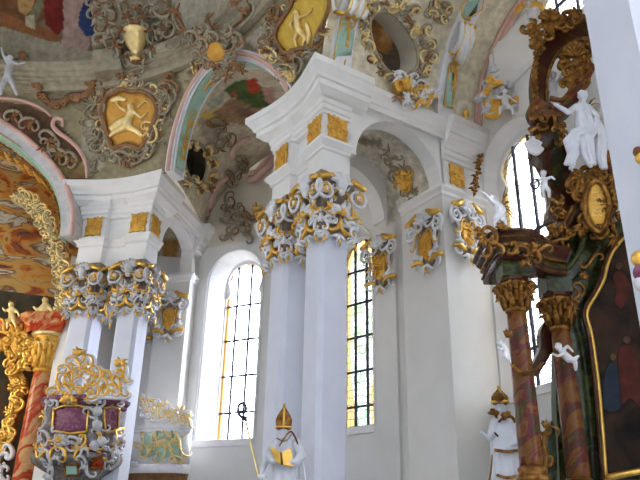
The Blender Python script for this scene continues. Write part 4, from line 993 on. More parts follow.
# ------------------------------------------------------------------ pigments
paint(cove, (.33, .29, .18), [([(0, 101), (30, 105), (52, 117), (72, 138), (86, 160), (88, 178), (60, 182), (40, 160), (0, 142)], (.12, .07, .04)), ([(50, 150), (70, 150), (84, 164), (84, 178), (60, 178)], (.26, .18, .07)), ([(0, 112), (22, 118), (40, 132), (20, 134), (0, 128)], (.2, .08, .05)),
    ([(88, 178), (80, 150), (90, 110), (105, 165)], (.45, .42, .32)), ([(245, 40), (268, 20), (280, 45), (290, 85), (268, 60)], (.56, .52, .42)), ([(228, 60), (266, 48), (270, 58), (240, 70)], (.52, .34, .28))])
paint(dome, (.18, .14, .09), [([(0, 22), (60, 42), (62, 72), (0, 52)], (.30, .27, .19)), ([(0, 6), (60, 36), (58, 44), (0, 25)], (.24, .10, .04)), ([(0, -9), (44, -9), (46, 20), (30, 26), (0, 10)], (.16, .07, .03)), ([(44, -9), (62, -9), (65, 28), (56, 36), (46, 26)], (.16, .02, .015)), ([(18, -5), (38, -5), (26, 16), (18, 10)], (.42, .26, .10)), ([(28, 12), (40, -3), (44, 6), (34, 28)], (.18, .17, .10)), ([(26, 16), (34, 14), (36, 30), (26, 26)], (.45, .38, .25)),
    ([(62, -9), (86, -9), (92, 30), (88, 52), (60, 46), (64, 28)], (.38, .26, .22)), ([(78, 14), (86, -2), (96, 0), (92, 20), (98, 36), (86, 36), (77, 26)], (.03, .05, .14)), ([(170, -9), (250, -9), (246, 16), (225, 34), (195, 40), (176, 24)], (.45, .42, .33)), ([(96, -9), (170, -9), (170, 40), (120, 40), (96, 30)], (.34, .31, .23)),
    ([(60, 46), (95, 52), (95, 70), (60, 70)], (.34, .30, .22))], 2.0)
paint(vaultL, (.60, .53, .39), [([(196, 124), (206, 108), (222, 108), (226, 120), (216, 132)], (.60, .44, .12)), ([(214, 114), (232, 98), (262, 108), (258, 124), (226, 124)], (.38, .23, .13)), ([(222, 90), (244, 78), (266, 88), (274, 106), (258, 108), (238, 100)], (.10, .15, .05)), ([(244, 80), (256, 78), (260, 92), (250, 94)], (.45, .06, .03)), ([(262, 88), (272, 86), (276, 102), (266, 104)], (.52, .30, .26)), ([(230, 94), (236, 90), (238, 98)], (.5, .1, .05)), ([(236, 110), (250, 106), (256, 116), (242, 118)], (.24, .14, .09)), ([(198, 118), (220, 122), (226, 140), (206, 142)], (.40, .34, .26)), ([(222, 104), (210, 112), (206, 104), (224, 90)], (.42, .42, .34))], 2)
paint(vaultR, (.76, .71, .55), [])
paint(vaultM, (.78, .75, .64), [([(356, 136), (386, 140), (380, 148), (356, 144)], (.34, .30, .22))]); paint(vaultN, (.58, .52, .40), [([(160, 240), (178, 240), (180, 270), (168, 275)], (.45, .25, .08))])

n_ = 10
for nm in ('transverse_arch', 'oval_opening', 'pink_moulding', 'arch_band', 'choir_arch', 'green_rib'):
    for o in [o for o in S.objects if o.parent is None and o.name.split('.')[0] == nm]:
        o.name = 'trim_%d' % n_; n_ += 1; o['kind'] = 'structure'; del o['category']
# ================================================================== side altar at right
def AY(px, py, y): r = ray(px, py); return EYEV+r*(y/r.y)
def apl(y): return lambda px, py, lift=0.0: AY(px, py, y)+V((0, -lift, 0))
def cut2d(name, mat, outl, y, thick, parent=None, holes=[], k=4, closed=True):
    o_ = smooth_line(outl, k, True) if k else outl
    return panel2d(name, [(x, -yy) for x, yy in o_], [[(x, -yy) for x, yy in (smooth_line(h, k, True) if k else h)] for h in holes], thick, lambda x, yy, d: AY(x, -yy, y)+V((0, d, 0)), mat, parent)
def rail(mb, pts, y, r, k=5, closed=False, n=6): mb.tube([AY(x, yy, y) for x, yy in (smooth_line(pts, k, closed) if k else pts)], r, n)
AL = thing('side_altar', 'tall side altar of red-brown and green marble with gilded ornament at right', 'altar', AY(560, 470, 10.6)*1)
AL.location.z = 0
def marble_column(name, parent, bx, by, tx, ty, y, d, mat, cap_h, cap_w, capmat='gold_dark', band=True):
    b, t = AY(bx, by, y), AY(tx, ty, y); cx = b.x; r = d/2
    # plumb column through the seen shaft
    c = V(((b.x+t.x)/2, y, 0)); z0, z1 = b.z, t.z; mb = MB()
    prof = [(r*1.02, z0+.08)]+[(r*(1.0-.16*(i/14)**2), z0+.08+(z1-z0-.08)*i/14) for i in range(15)]
    mb.lathe(c, prof, 24); s = mb.build(name, mat, parent)
    mb = MB(); mb.lathe(c, [(r*1.35, z0-.10), (r*1.38, z0-.06), (r*1.3, z0-.02), (r*1.15, z0), (r*1.22, z0+.04), (r*1.22, z0+.07), (r*1.02, z0+.1)], 24); mb.build('base_ring', capmat, s)
    rnd = random.Random(int(bx)); mb = MB(); core = MB(); core.lathe(c, [(r*.84, z1-.03), (r*.98, z1), (r*.98, z1+.04), (r*.88, z1+.06), (r*.95, z1+cap_h*.6), (r*1.35, z1+cap_h*.95), (r*1.35, z1+cap_h)], 20)
    for tier, (zz, out, s_) in enumerate(((.08, .95, .42), (.30, 1.05, .40), (.52, 1.15, .36))):
        for i in range(9):
            a = 2*PI*(i+.5*(tier % 2))/9; dv = V((math.cos(a), math.sin(a), 0)); q = c+dv*r*out; L = cap_h*s_
            P = [q+V((0, 0, z1+cap_h*zz)), q+dv*.02+V((0, 0, z1+cap_h*zz+L*.5)), q+dv*.05+V((0, 0, z1+cap_h*zz+L*.9)), q+dv*.11+V((0, 0, z1+cap_h*zz+L)), q+dv*.13+V((0, 0, z1+cap_h*zz+L*.8))]
            core.tube(P, [r*.22, r*.3, r*.26, r*.18, r*.08], 5)
    for i in range(4):
        a = PI/4+PI/2*i+.3; dv = V((math.cos(a), math.sin(a), 0)); q = c+dv*r*1.35+V((0, 0, z1+cap_h*.82)); side = V((-dv.y, dv.x, 0))
        P = [q+dv*(.09*(1-k/20))*math.cos(k*.6)+V((0, 0, (.09*(1-k/20))*math.sin(k*.6))) for k in range(20)]; core.tube(P, [.035*(1-.6*k/20) for k in range(20)], 5)
    core.build('capital', capmat, s)
    mb = MB(); cw = cap_w/2; mb.lathe(c, [(cw*.9, z1+cap_h), (cw, z1+cap_h+.03), (cw, z1+cap_h+.08)], 8, rz=.3, smooth=False); mb.build('abacus', 'marble_brown', s)
    return s, c, z0, z1+cap_h+.08
s1, c1, z10, z11 = marble_column('column', AL, 531.5, 474, 517.5, 312, 9.96, .335, 'marble_red', .44, .46)
s2, c2, z20, z21 = marble_column('column', AL, 578, 486, 562, 330, 10.6, .345, 'marble_red', .50, .50)
s1['label'] = 'red and ochre marble column, left'; s2['label'] = 'red and ochre marble column beside the painting'
def gold_on(parent, name, y, items, mat='gold_dark', r=.035, seed=1, lift=.05):
    g = MB(); rn = random.Random(seed); mp = apl(y)
    for it in items:
        k = it[0]
        if k == 'C': lay(g, mp, place2(CS, it[1], it[2], it[3], it[4], it[5] if len(it) > 5 else False), r, lift)
        elif k == 'S': lay(g, mp, place2(SS, it[1], it[2], it[3], it[4], it[5] if len(it) > 5 else False), r, lift)
        elif k == 'L': spray(g, mp, it[1], it[2], it[3], it[4], r*.9, 5, 1.8, lift, rn)
        elif k == 'H': shellf(g, mp, it[1], it[2], it[3], it[4], r, 7, 2.4, lift)
        elif k == 'F': fill_rocaille([g], mp, it[1], it[2], it[3], r, rn, lift)
        elif k == 'P': lay(g, mp, smooth_line(it[1], 5), r*1.2, lift, taper=.3)
    return g.build(name, mat, parent)
# entablature blocks over the columns
mb = MB(); mb.box((c1.x, c1.y, z11+.13), (.40, .40, .26)); mb.build('impost_block', 'marble_green', AL)
mb = MB(); mb.box((c2.x, c2.y, z21+.18), (.42, .42, .36)); mb.build('impost_block', 'marble_green', AL)
def moulded(name, mat, zb, path, prof, parent):
    mb = MB(); sweep(mb, [(-.3, zb)]+[(o, zb+z) for o, z in prof]+[(-.3, zb+prof[-1][1])], path); return mb.build(name, mat, parent)
ze = z11+.26
# projecting left entablature: soffit slab + cyma mouldings, curved in plan, running back to the retable
pth = [(c1.x-.22, c1.y+.9), (c1.x-.24, c1.y+.3), (c1.x-.22, c1.y-.18), (c1.x-.06, c1.y-.26), (c1.x+.16, c1.y-.26), (c1.x+.34, c1.y-.05), (c1.x+.6, c1.y+.25), (c1.x+1.0, c1.y+.42)]
pth = [(p[0], p[1]) for p in smooth_line([(a, b) for a, b in pth], 4)][::-1]
def rev_sweep(name, mat, zb, prof):
    mb = MB(); sweep(mb, [(-.28, zb)]+[(-(-o), zb+z) for o, z in prof]+[(-.28, zb+prof[-1][1])], pth[::-1]); return mb
for nm, mt, z0, pr in (('architrave', 'marble_brown', ze-.02, [(0, 0), (.02, .03), (.02, .07), (.05, .09), (.05, .11)]), ('frieze', 'marble_green', ze+.09, [(0, 0), (.01, .11)]), ('cornice', 'marble_brown', ze+.19, [(0, 0), (.04, .03), (.05, .06), (.11, .11), (.12, .14), (.17, .19), (.17, .23)]), ('gilded_moulding', 'gold_dark', ze+.18, [(.02, -.01), (.06, .01), (.06, .04), (.02, .05)])):
    m_ = MB(); p_ = pth[::-1]; sweep(m_, [(-.25, z0)]+[(-0+o, z0+z) for o, z in pr]+[(-.25, z0+pr[-1][1])], [(x, y) for x, y in p_][::-1] if False else p_); 
    m_.build(nm, mt, AL)
cen = V((c1.x+.15, c1.y+.35, 0)); mb = MB(); pp_ = [(cen.x+(x-cen.x)*.98, cen.y+(y-cen.y)*.98) for x, y in pth]; mb.prism(pp_, ze, ze+.05); mb.prism(pp_, ze+.36, ze+.41); mb.build('entablature_core', 'marble_brown', AL)
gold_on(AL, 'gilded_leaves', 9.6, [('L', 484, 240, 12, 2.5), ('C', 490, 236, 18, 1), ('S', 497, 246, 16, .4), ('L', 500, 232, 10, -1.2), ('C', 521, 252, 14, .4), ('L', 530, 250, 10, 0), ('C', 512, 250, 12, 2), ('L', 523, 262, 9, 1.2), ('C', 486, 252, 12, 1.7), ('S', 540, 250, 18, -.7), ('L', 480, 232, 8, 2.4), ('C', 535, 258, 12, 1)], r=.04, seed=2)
# retable backs and scroll consoles
cut2d('retable_panel', 'marble_green', [(556, 300), (584, 300), (590, 330), (598, 400), (606, 486), (560, 486), (556, 400)], 11.05, .25, AL, k=0)
cut2d('console_scroll', 'marble_brown', [(541, 330), (548, 318), (557, 322), (556, 345), (550, 356), (543, 368), (536, 376), (531, 370), (536, 358), (541, 346)], 10.8, .22, AL)
cut2d('console_scroll', 'marble_green', [(552, 420), (556, 440), (556, 482), (540, 484), (541, 470), (546, 456), (548, 438)], 10.8, .22, AL)
gold_on(AL, 'gilded_scrolls', 10.6, [('S', 544, 450, 40, 1.3), ('C', 540, 438, 12, 1), ('L', 543, 428, 9, -1), ('C', 548, 462, 10, 2), ('L', 541, 466, 8, 1.5), ('C', 546, 433, 8, 2.5)], seed=3, r=.03)
cut2d('retable_panel', 'marble_green', [(572, 320), (578, 285), (588, 250), (600, 224), (660, 214), (660, 480), (600, 480)], 11.12, .2, AL, k=0)
# curved pediment and upper storey
cut2d('pediment', 'marble_green', [(522, 252), (548, 240), (566, 222), (578, 200), (596, 210), (616, 236), (606, 246), (596, 262), (588, 280), (582, 300), (562, 300), (548, 284), (556, 268), (536, 268)], 10.75, .3, AL, k=3)
m_ = MB()
for off, y in ((0, 10.6), (5, 10.66), (10, 10.7)):
    rail(m_, [(526, 254+off), (548, 245+off), (564, 230+off), (574, 214+off), (580, 200+off)], y, .06)
m_.build('pediment_moulding', 'marble_brown', AL)
m_ = MB(); rail(m_, [(548, 282), (566, 270), (578, 254), (584, 236), (590, 220)], 10.6, .05); rail(m_, [(556, 292), (576, 280), (590, 262), (598, 248)], 10.6, .045); m_.build('green_moulding', 'marble_green', AL)
m_ = MB(); rail(m_, [(522, 250), (546, 239), (563, 224), (573, 206)], 10.5, .03); m_.build('gilded_moulding', 'gold_dark', AL)
UPR = [(536, 112), (548, 112), (560, 118), (566, 140), (570, 170), (586, 176), (600, 168), (612, 174), (616, 210), (606, 236), (590, 240), (576, 216), (560, 222), (548, 216), (552, 196), (548, 178), (540, 160), (532, 150), (534, 128)]
cut2d('upper_storey', 'marble_brown', UPR, 10.9, .3, AL, k=3)
cut2d('green_inlay', 'marble_green', [(556, 130), (562, 146), (563, 170), (557, 186), (552, 172), (553, 148)], 10.86, .06, AL)
cut2d('base_moulding', 'marble_red', [(530, 104), (540, 98), (552, 106), (566, 100), (576, 88), (582, 92), (574, 108), (560, 116), (548, 116), (534, 116)], 10.6, .3, AL)
# open ring with gold cresting
RO = [(537, 108), (533, 88), (534, 66), (540, 48), (550, 34), (564, 25), (582, 20), (600, 22), (600, 40), (584, 38), (572, 42), (560, 51), (552, 64), (547, 82), (547, 108)]
cut2d('arched_frame', 'marble_brown', RO, 10.8, .28, AL, k=3)
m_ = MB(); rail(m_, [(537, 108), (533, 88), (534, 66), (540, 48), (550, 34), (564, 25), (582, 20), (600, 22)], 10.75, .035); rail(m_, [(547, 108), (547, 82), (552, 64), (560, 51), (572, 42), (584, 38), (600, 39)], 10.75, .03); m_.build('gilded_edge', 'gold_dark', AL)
m_ = MB()
for i in range(10): rosette(m_, apl(10.7), 534+.9*abs(i-4)*.4, 60+i*5, 3, .03, .05)
m_.build('gilded_beading', 'gold_dark', AL)
gold_on(AL, 'gilded_crest', 10.65, [('F', [(528, 34), (536, 26), (552, 22), (572, 14), (578, 22), (560, 30), (546, 40), (538, 52), (532, 44)], 20, 12), ('L', 570, 20, 12, -.5), ('L', 552, 24, 12, -1.2), ('L', 534, 30, 12, 3.4), ('L', 536, 44, 10, 2.2), ('C', 545, 34, 18, .8), ('C', 560, 28, 16, .4), ('H', 548, 26, 12, -1.6), ('C', 536, 52, 12, 1.5), ('P', [(530, 36), (540, 28), (556, 26), (576, 16)])], seed=5, r=.05, lift=.08)
gold_on(AL, 'gilded_crest', 10.7, [('F', [(560, 58), (570, 50), (584, 48), (590, 60), (588, 80), (578, 92), (566, 88), (560, 74)], 22, 12), ('H', 572, 62, 14, -1.7), ('C', 566, 70, 16, 1), ('C', 580, 62, 16, 2), ('S', 576, 78, 20, .7), ('L', 584, 52, 10, -1), ('L', 562, 62, 9, 2.6), ('P', [(560, 66), (572, 52), (588, 50)]), ('P', [(564, 84), (576, 94), (588, 84)])], seed=6, r=.05, lift=.08)
m_ = MB(); rail(m_, [(548, 106), (560, 108), (570, 100), (578, 88), (586, 78), (592, 66)], 10.62, .08); rail(m_, [(550, 98), (562, 100), (570, 92), (577, 80)], 10.62, .05); m_.build('volute_arm', 'marble_red', AL)
# gilded clusters of the middle
gold_on(AL, 'gilded_clouds', 10.55, [('F', [(572, 178), (584, 172), (604, 164), (616, 176), (622, 210), (618, 240), (604, 240), (590, 236), (580, 220), (574, 200)], 46, 15), ('L', 590, 172, 12, -1.6), ('H', 600, 168, 14, -1.5), ('C', 584, 188, 18, 1), ('C', 584, 224, 16, 2), ('L', 578, 230, 12, 2)], seed=7, r=.05, lift=.08)
gold_on(AL, 'gilded_scrolls', 10.5, [('F', [(548, 196), (560, 196), (574, 214), (572, 236), (560, 244), (548, 240), (552, 220)], 18, 11), ('F', [(538, 238), (560, 236), (566, 246), (550, 254), (538, 252)], 10, 11), ('F', [(552, 118), (562, 124), (566, 140), (560, 150)], 8, 9), ('F', [(534, 108), (546, 116), (538, 140), (532, 130)], 8, 8), ('C', 578, 290, 14, 1), ('L', 580, 280, 9, -1), ('S', 590, 262, 20, 2), ('C', 574, 296, 10, 2.2), ('L', 614, 240, 12, 2.6)], seed=8, r=.035, lift=.06)
ct = MB(); ova = [(597+11*math.cos(a*2*PI/24)+1.0*math.sin(a*2*PI/24), 206+24*math.sin(a*2*PI/24)) for a in range(24)]; patch(ct, apl(10.5), ova, .10, .12); ctb = ct.build('oval_cartouche', 'gold_ochre', AL)
m_ = MB(); m_.tube([AY(597+(x-597)*1.1, 206+(y-206)*1.05, 10.36) for x, y in ova+ova[:1]], .045, 6); m_.build('cartouche_frame', 'gold_dark', ctb)
g = MB()
for i, y in enumerate((192, 198, 204, 210, 216)):
    w_ = 7*math.sqrt(1-((y-206)/26)**2); g.tube([AY(597-w_+.9*k*w_*2/8, y+(.8 if k % 2 else -.8)-.12*(k), 10.39) for k in range(9)], .012, 4)
g.build('raised_lettering', 'gold_pale', ctb)
# altar painting
PT = [(590, 492), (584, 322), (586, 308), (595, 292), (602, 278), (606, 262), (614, 244), (632, 228), (650, 224), (700, 224), (700, 492)]
ap = thing('altar_painting', 'dark altar painting with shaped gilded frame at far right', 'painting', AY(612, 476, 10.9))
cut2d('canvas', 'canvas_dark', [(604, 478), (598, 400), (591, 340), (587, 318), (589, 308), (598, 294), (605, 280), (609, 264), (617, 248), (634, 232), (660, 228), (660, 470)], 10.95, .03, ap, k=0)
m_ = MB(); fl = [(606, 480), (600, 400), (592.5, 340), (587, 318), (588.5, 307), (597, 293), (604, 279), (608, 263), (616, 247), (633, 231), (662, 226)]
rail(m_, fl, 10.86, .032, 4); m_.build('gilded_frame', 'gold', ap)
m_ = MB(); rail(m_, [(x-3.5, y-1) for x, y in fl], 10.82, .035, 4); m_.build('outer_frame', 'marble_brown', ap)
m_ = MB(); rail(m_, [(604, 478), (640, 471), (668, 466)], 10.86, .05, 0); m_.build('gilded_frame', 'gold', ap)
pc_ = MB()
for x, y, rx, ry, mt in ((619, 330, 5, 30, 0), (612, 300, 5, 14, 0)):
    pass
def canvas_patch(name, mat, outl): return cut2d(name, mat, outl, 10.93, .012, ap)
mat_noise('paint_red', [(.3, (.05, .008, .005)), (.7, (.10, .018, .01))], 6, .7); mat_noise('paint_skin', [(.3, (.06, .03, .016)), (.7, (.11, .06, .03))], 6, .7); mat_noise('paint_blue', [(.3, (.012, .02, .035)), (.7, (.02, .03, .05))], 6, .7); mat_noise('paint_cloud', [(.3, (.035, .027, .018)), (.7, (.06, .045, .03))], 6, .7)
circ = lambda x, y, r: [(x+r*math.cos(a*.7), y+1.15*r*math.sin(a*.7)) for a in range(9)]
for robe, hd, m_ in (([(618, 352), (624, 345), (632, 347), (637, 360), (641, 404), (630, 398), (621, 404), (619, 376)], (627, 340, 3.4), 'paint_red'), ([(605, 376), (611, 363), (617, 367), (621, 384), (620, 408), (604, 408)], (613, 357, 3), 'paint_blue'), ([(613, 276), (619, 271), (625, 275), (630, 290), (622, 308), (615, 302), (617, 290)], (619, 266, 3), 'paint_red')):
    canvas_patch('painted_robe', m_, robe); canvas_patch('painted_head', 'paint_skin', circ(*hd))
# garland hung from the columns
gl = MB(); mp = apl(9.75); rg = random.Random(17)
for x, y in smooth_line([(512, 366), (517, 371), (526, 373), (534, 371), (541, 364)], 5): rosette(gl, mp, x, y, 1.6, .012, .02); leaf(gl, mp, x, y, 3, rg.uniform(0, 6), .012)
tag(gl.build('gilded_garland', 'gold_dark'), 'small gilded garland slung from left marble column of the side altar', 'garland')
# ------------------------------------------------------------------ figures
def figure(name, label, cat, y, px, head, chains, mat, group=None, hair=None, wings=None, cloth=None, voxel=.014, clothmat='robe_white', face=(-.6, 1)):
    """statue: one continuous body from joints seen at (x, y, towards) with radii in image units; head (x, y, r)"""
    sc = (AY(head[0]+1, head[1], y)-AY(head[0], head[1], y)).length
    P = lambda q: AY(q[0], q[1], y)+V((0, -q[2]*sc, 0))
    root = thing(name, label, cat, P((chains[0][-1][0], chains[0][-1][1], 0)), group)
    mb = MB()
    for ch in chains:
        for a, b in zip(ch[:-1], ch[1:]): mb.capsule(P(a), P(b), a[3]*sc, b[3]*sc, 10)
    hd = P((head[0], head[1], head[3] if len(head) > 3 else 0)); r = head[2]*sc
    mb.ball(hd, (r*.88, r*.98, r*1.15), 12, 9)
    fd = V((face[0], -face[1], 0)).normalized(); sd = V((-fd.y, fd.x, 0))
    mb.ball(hd+fd*r*.95-V((0, 0, r*.1)), r*.24, 6, 5)                                    # nose
    mb.ball(hd+fd*r*.75-V((0, 0, r*.75)), r*.34, 6, 5); mb.ball(hd+fd*r*.9-V((0, 0, r*.46)), (r*.3, r*.2, r*.10), 6, 5)   # chin, mouth
    for s_ in (-1, 1):
        mb.ball(hd+fd*r*.80+sd*s_*r*.34+V((0, 0, r*.14)), r*.15, 6, 5); mb.ball(hd+sd*s_*r*.9, (r*.2, r*.2, r*.3), 6, 5); mb.ball(hd+fd*r*.72+sd*s_*r*.34-V((0, 0, r*.25)), r*.3, 6, 5)
    for ch in chains[1:]:
        if len(ch[0]) > 4 and ch[0][4] == 'arm':                                        # five fingers on each hand
            e_, w_ = P(ch[-1]), P(ch[-2]); d = (e_-w_).normalized(); sd2 = d.cross(V((0, -1, 0.2))).normalized(); rr = ch[-1][3]*sc
            for k, (o_, l_) in enumerate(((-.9, .8), (-.45, 1.7), (0, 1.9), (.45, 1.75), (.85, 1.3))):
                q = e_+sd2*o_*rr+d*rr*(.2 if k else -.4); q2 = q+(d+sd2*o_*.25).normalized()*rr*l_*.6; q3 = q2+(d*.7+V((0, -.2, -.6))).normalized()*rr*l_*.5
                mb.capsule(q, q2, rr*.26, rr*.24, 6); mb.capsule(q2, q3, rr*.24, rr*.2, 6)
    sculpt(mb, 'body', mat, root, voxel, 3)
    if hair:
        h = MB(); h.ball(hd-fd*r*.15+V((0, 0, r*.35)), (r*.95, r*1.0, r*.85), 10, 7); rn = random.Random(3)
        for k in range(14):
            a = rn.uniform(0, 2*PI); h.ball(hd-fd*r*.25+V((math.cos(a)*r*.75, math.sin(a)*r*.75, r*rn.uniform(.1, .9))), r*.3, 6, 5)
        h.build('hair', hair, root)
    if wings:
        for wp in wings[1:]:
            w_ = MB(); n = len(wp)-1
            for i in range(1, n+1):
                a, b = P(wp[0]), P(wp[i]); m2 = a.lerp(b, .5)+V((0, -.02, .03)); w_.tube([a, m2, b], [.8*sc, 1.3*sc, .4*sc], 6, flat=.5)
            w_.build('wing', wings[0], root)
    if cloth:
        c_ = MB(); rn = random.Random(5)
        for ch in cloth:
            n = len(ch); L = []
            for k, dx in enumerate((-.8, -.3, .25, .75)):
                pts = [P((q[0]+dx*q[3]*.9, q[1], q[2]+.6*math.sin(k*2.1+i))) for i, q in enumerate(ch)]
                c_.tube(pts, [q[3]*sc*.55*(1+.2*math.sin(k*3+i)) for i, q in enumerate(ch)], 8)
        sculpt(c_, 'drapery', clothmat, root, voxel, 2)
    return root
A_ = 'arm'
GP = 'white putti on the side altar'
figure('angel_statue', 'large seated white angel with gilded trim beside the gold cartouche on the altar', 'statue', 10.3, 1, (582, 97, 5.2, 2),
       [[(582, 103, 1, 3.2), (582, 112, 0, 7), (582, 124, 0, 7.5), (584, 134, 0, 8)], [(576, 107, 1, 3.4, A_), (567, 114, 3, 2.8), (558, 110, 5, 2.3), (553, 107, 5, 1.7)], [(588, 108, 1, 3.4, A_), (596, 118, 2, 2.8), (592, 130, 6, 2.3), (588, 134, 7, 1.6)], [(580, 134, 2, 6), (571, 138, 8, 5), (570, 154, 5, 3.6), (571, 168, 5, 2.6), (568, 172, 7, 2)], [(587, 134, 2, 6), (584, 142, 8, 5), (587, 160, 5, 3.6), (589, 168, 4, 2.4)]],
       'robe_white', hair='stucco_white', cloth=[[(578, 106, 3, 2.4), (586, 118, 6, 2.6), (590, 132, 5, 3)], [(588, 132, 5, 5), (576, 137, 9, 6), (568, 146, 8, 6), (571, 158, 7, 5), (566, 168, 6, 4)], [(590, 134, 6, 5), (583, 143, 9, 6), (586, 156, 6, 6), (590, 168, 5, 4)], [(596, 120, 0, 3), (602, 138, 2, 5), (600, 158, 2, 5), (604, 170, 1, 3)]], wings=('gold_dark', [(588, 106, -4, 0), (598, 94, -6, 0), (602, 100, -6, 0), (602, 108, -6, 0), (600, 116, -5, 0)]))
figure('putto_statue', 'white putto with gilded wing seated at the left end of the altar cornice', 'statue', 9.6, 1, (491, 199, 4.0, 1),
       [[(494, 202, 0, 2.6), (498, 207, 0, 4.6), (499, 215, 0, 5)], [(493, 204, 2, 2.2, A_), (487, 199, 4, 1.9), (481, 194, 5, 1.4)], [(501, 205, 0, 2.2, A_), (504, 212, 3, 1.9), (500, 217, 5, 1.4)], [(497, 217, 1, 3.6), (494, 222, 4, 3), (493, 229, 2, 2)], [(501, 217, 1, 3.6), (503, 223, 3, 3), (506, 229, 2, 2)]],
       'stucco_white', GP, hair='stucco_grey', wings=('gold_dark', [(502, 206, -2, 0), (507, 184, -4, 0), (509, 190, -4, 0), (512, 200, -4, 0), (514, 208, -4, 0), (517, 216, -3, 0), (519, 224, -3, 0)]))
figure('putto_statue', 'small white putto holding a ring beside the upper red marble of altar', 'statue', 10.4, 1, (543, 174, 3.2, 1),
       [[(543, 177, 0, 2), (544, 181, 0, 3.4), (544, 187, 0, 3.6)], [(541, 179, 1, 1.7, A_), (536, 182, 3, 1.4), (533, 186, 4, 1.1)], [(547, 179, 1, 1.7, A_), (551, 178, 2, 1.4), (553, 181, 4, 1.1)], [(542, 188, 1, 2.6), (541, 192, 3, 2), (543, 198, 1, 1.4)], [(546, 188, 1, 2.6), (548, 192, 3, 2), (549, 197, 1, 1.4)]], 'stucco_white', GP, hair='stucco_grey', voxel=.01)
m_ = MB(); m_.tube([AY(535+4*math.cos(a*.4), 184+5*math.sin(a*.4), 10.32) for a in range(17)], .018, 6); tag(m_.build('ring', 'iron'), 'dark ring held by the small putto on the altar', 'ring')
figure('putto_statue', 'small white putto climbing the left marble column, holding a gilded leaf', 'statue', 9.72, 1, (499, 343, 3.2, 1),
       [[(501, 345, 0, 2), (504, 348, 0, 3.2), (506, 352, 0, 3.2)], [(502, 346, 1, 1.6, A_), (504, 341, 2, 1.3), (506, 337, 3, 1.0)], [(505, 348, 1, 1.6, A_), (500, 351, 3, 1.3), (497, 349, 4, 1.0)], [(506, 352, 0, 2.4), (508, 357, 2, 1.9), (510, 363, 1, 1.3)], [(505, 353, 1, 2.4), (504, 357, 3, 1.9), (507, 360, 2, 1.3)]], 'stucco_white', GP, hair='stucco_grey', voxel=.01)
g = MB(); spray(g, apl(9.6), 506, 338, 9, -1.3, .03, 4, 1.2, .03); tag(g.build('gilded_leaf', 'gold_dark'), 'gilded leaf raised by the putto on the left marble column', 'ornament')
figure('putto_statue', 'white putto reclining with spread arms against the right marble column of altar', 'statue', 10.25, 1, (558, 347, 3.6, 1),
       [[(560, 350, 0, 2.2), (564, 354, 0, 3.8), (568, 358, 0, 4)], [(562, 351, 2, 1.8, A_), (566, 347, 4, 1.5), (571, 352, 4, 1.1)], [(562, 355, 2, 1.8, A_), (556, 357, 4, 1.5), (552, 355, 4, 1.1)], [(569, 358, 1, 3), (574, 363, 3, 2.4), (575, 370, 2, 1.6)], [(568, 360, 1, 3), (572, 361, 4, 2.4), (577, 357, 3, 1.5)]], 'stucco_white', GP, hair='stucco_grey', voxel=.012)
figure('cherub_statue', 'tiny white cherub on clouds between the two altar columns', 'statue', 10.45, 1, (525, 275, 3, 1),
       [[(526, 278, 0, 2), (528, 282, 0, 4.4), (529, 287, 0, 4)], [(525, 280, 1, 1.5, A_), (524, 284, 2, 1.2), (526, 287, 3, 1)], [(530, 280, 1, 1.5, A_), (533, 284, 2, 1.2), (531, 287, 3, 1)]], 'stucco_white', GP, hair='stucco_grey', voxel=.012)
figure('putto_statue', 'pale putto half hidden inside the arched top frame of altar', 'statue', 10.9, 1, (553, 76, 3.6, 1),
       [[(553, 80, 0, 2.4), (553, 86, 0, 4.2), (552, 95, 0, 4.2)], [(549, 82, 1, 1.9, A_), (547, 88, 2, 1.5), (549, 93, 3, 1.1)], [(557, 82, 1, 1.9, A_), (560, 77, 2, 1.5), (562, 73, 2, 1.1)], [(551, 96, 1, 3), (550, 101, 2, 2.4), (551, 106, 1, 1.6)], [(555, 96, 1, 3), (556, 101, 2, 2.4), (555, 106, 1, 1.6)]], 'stucco_grey', GP, hair='stucco_grey', voxel=.014)
m_ = MB(); mpq = apl(10.7)
for ch in ([(526, 142), (532, 150), (538, 146)], [(528, 148), (536, 153), (542, 148)], [(530, 138), (536, 142), (541, 145)], [(532, 152), (531, 144), (536, 138)]): m_.tube([mpq(x, y) for x, y in smooth_line(ch, 4)], [.06]*(4*2+1), 8)
tag(sculpt(m_, 'drapery', 'stucco_white', None, .02, 3), 'crumpled white cloth on the left edge of the upper altar marble', 'drapery')
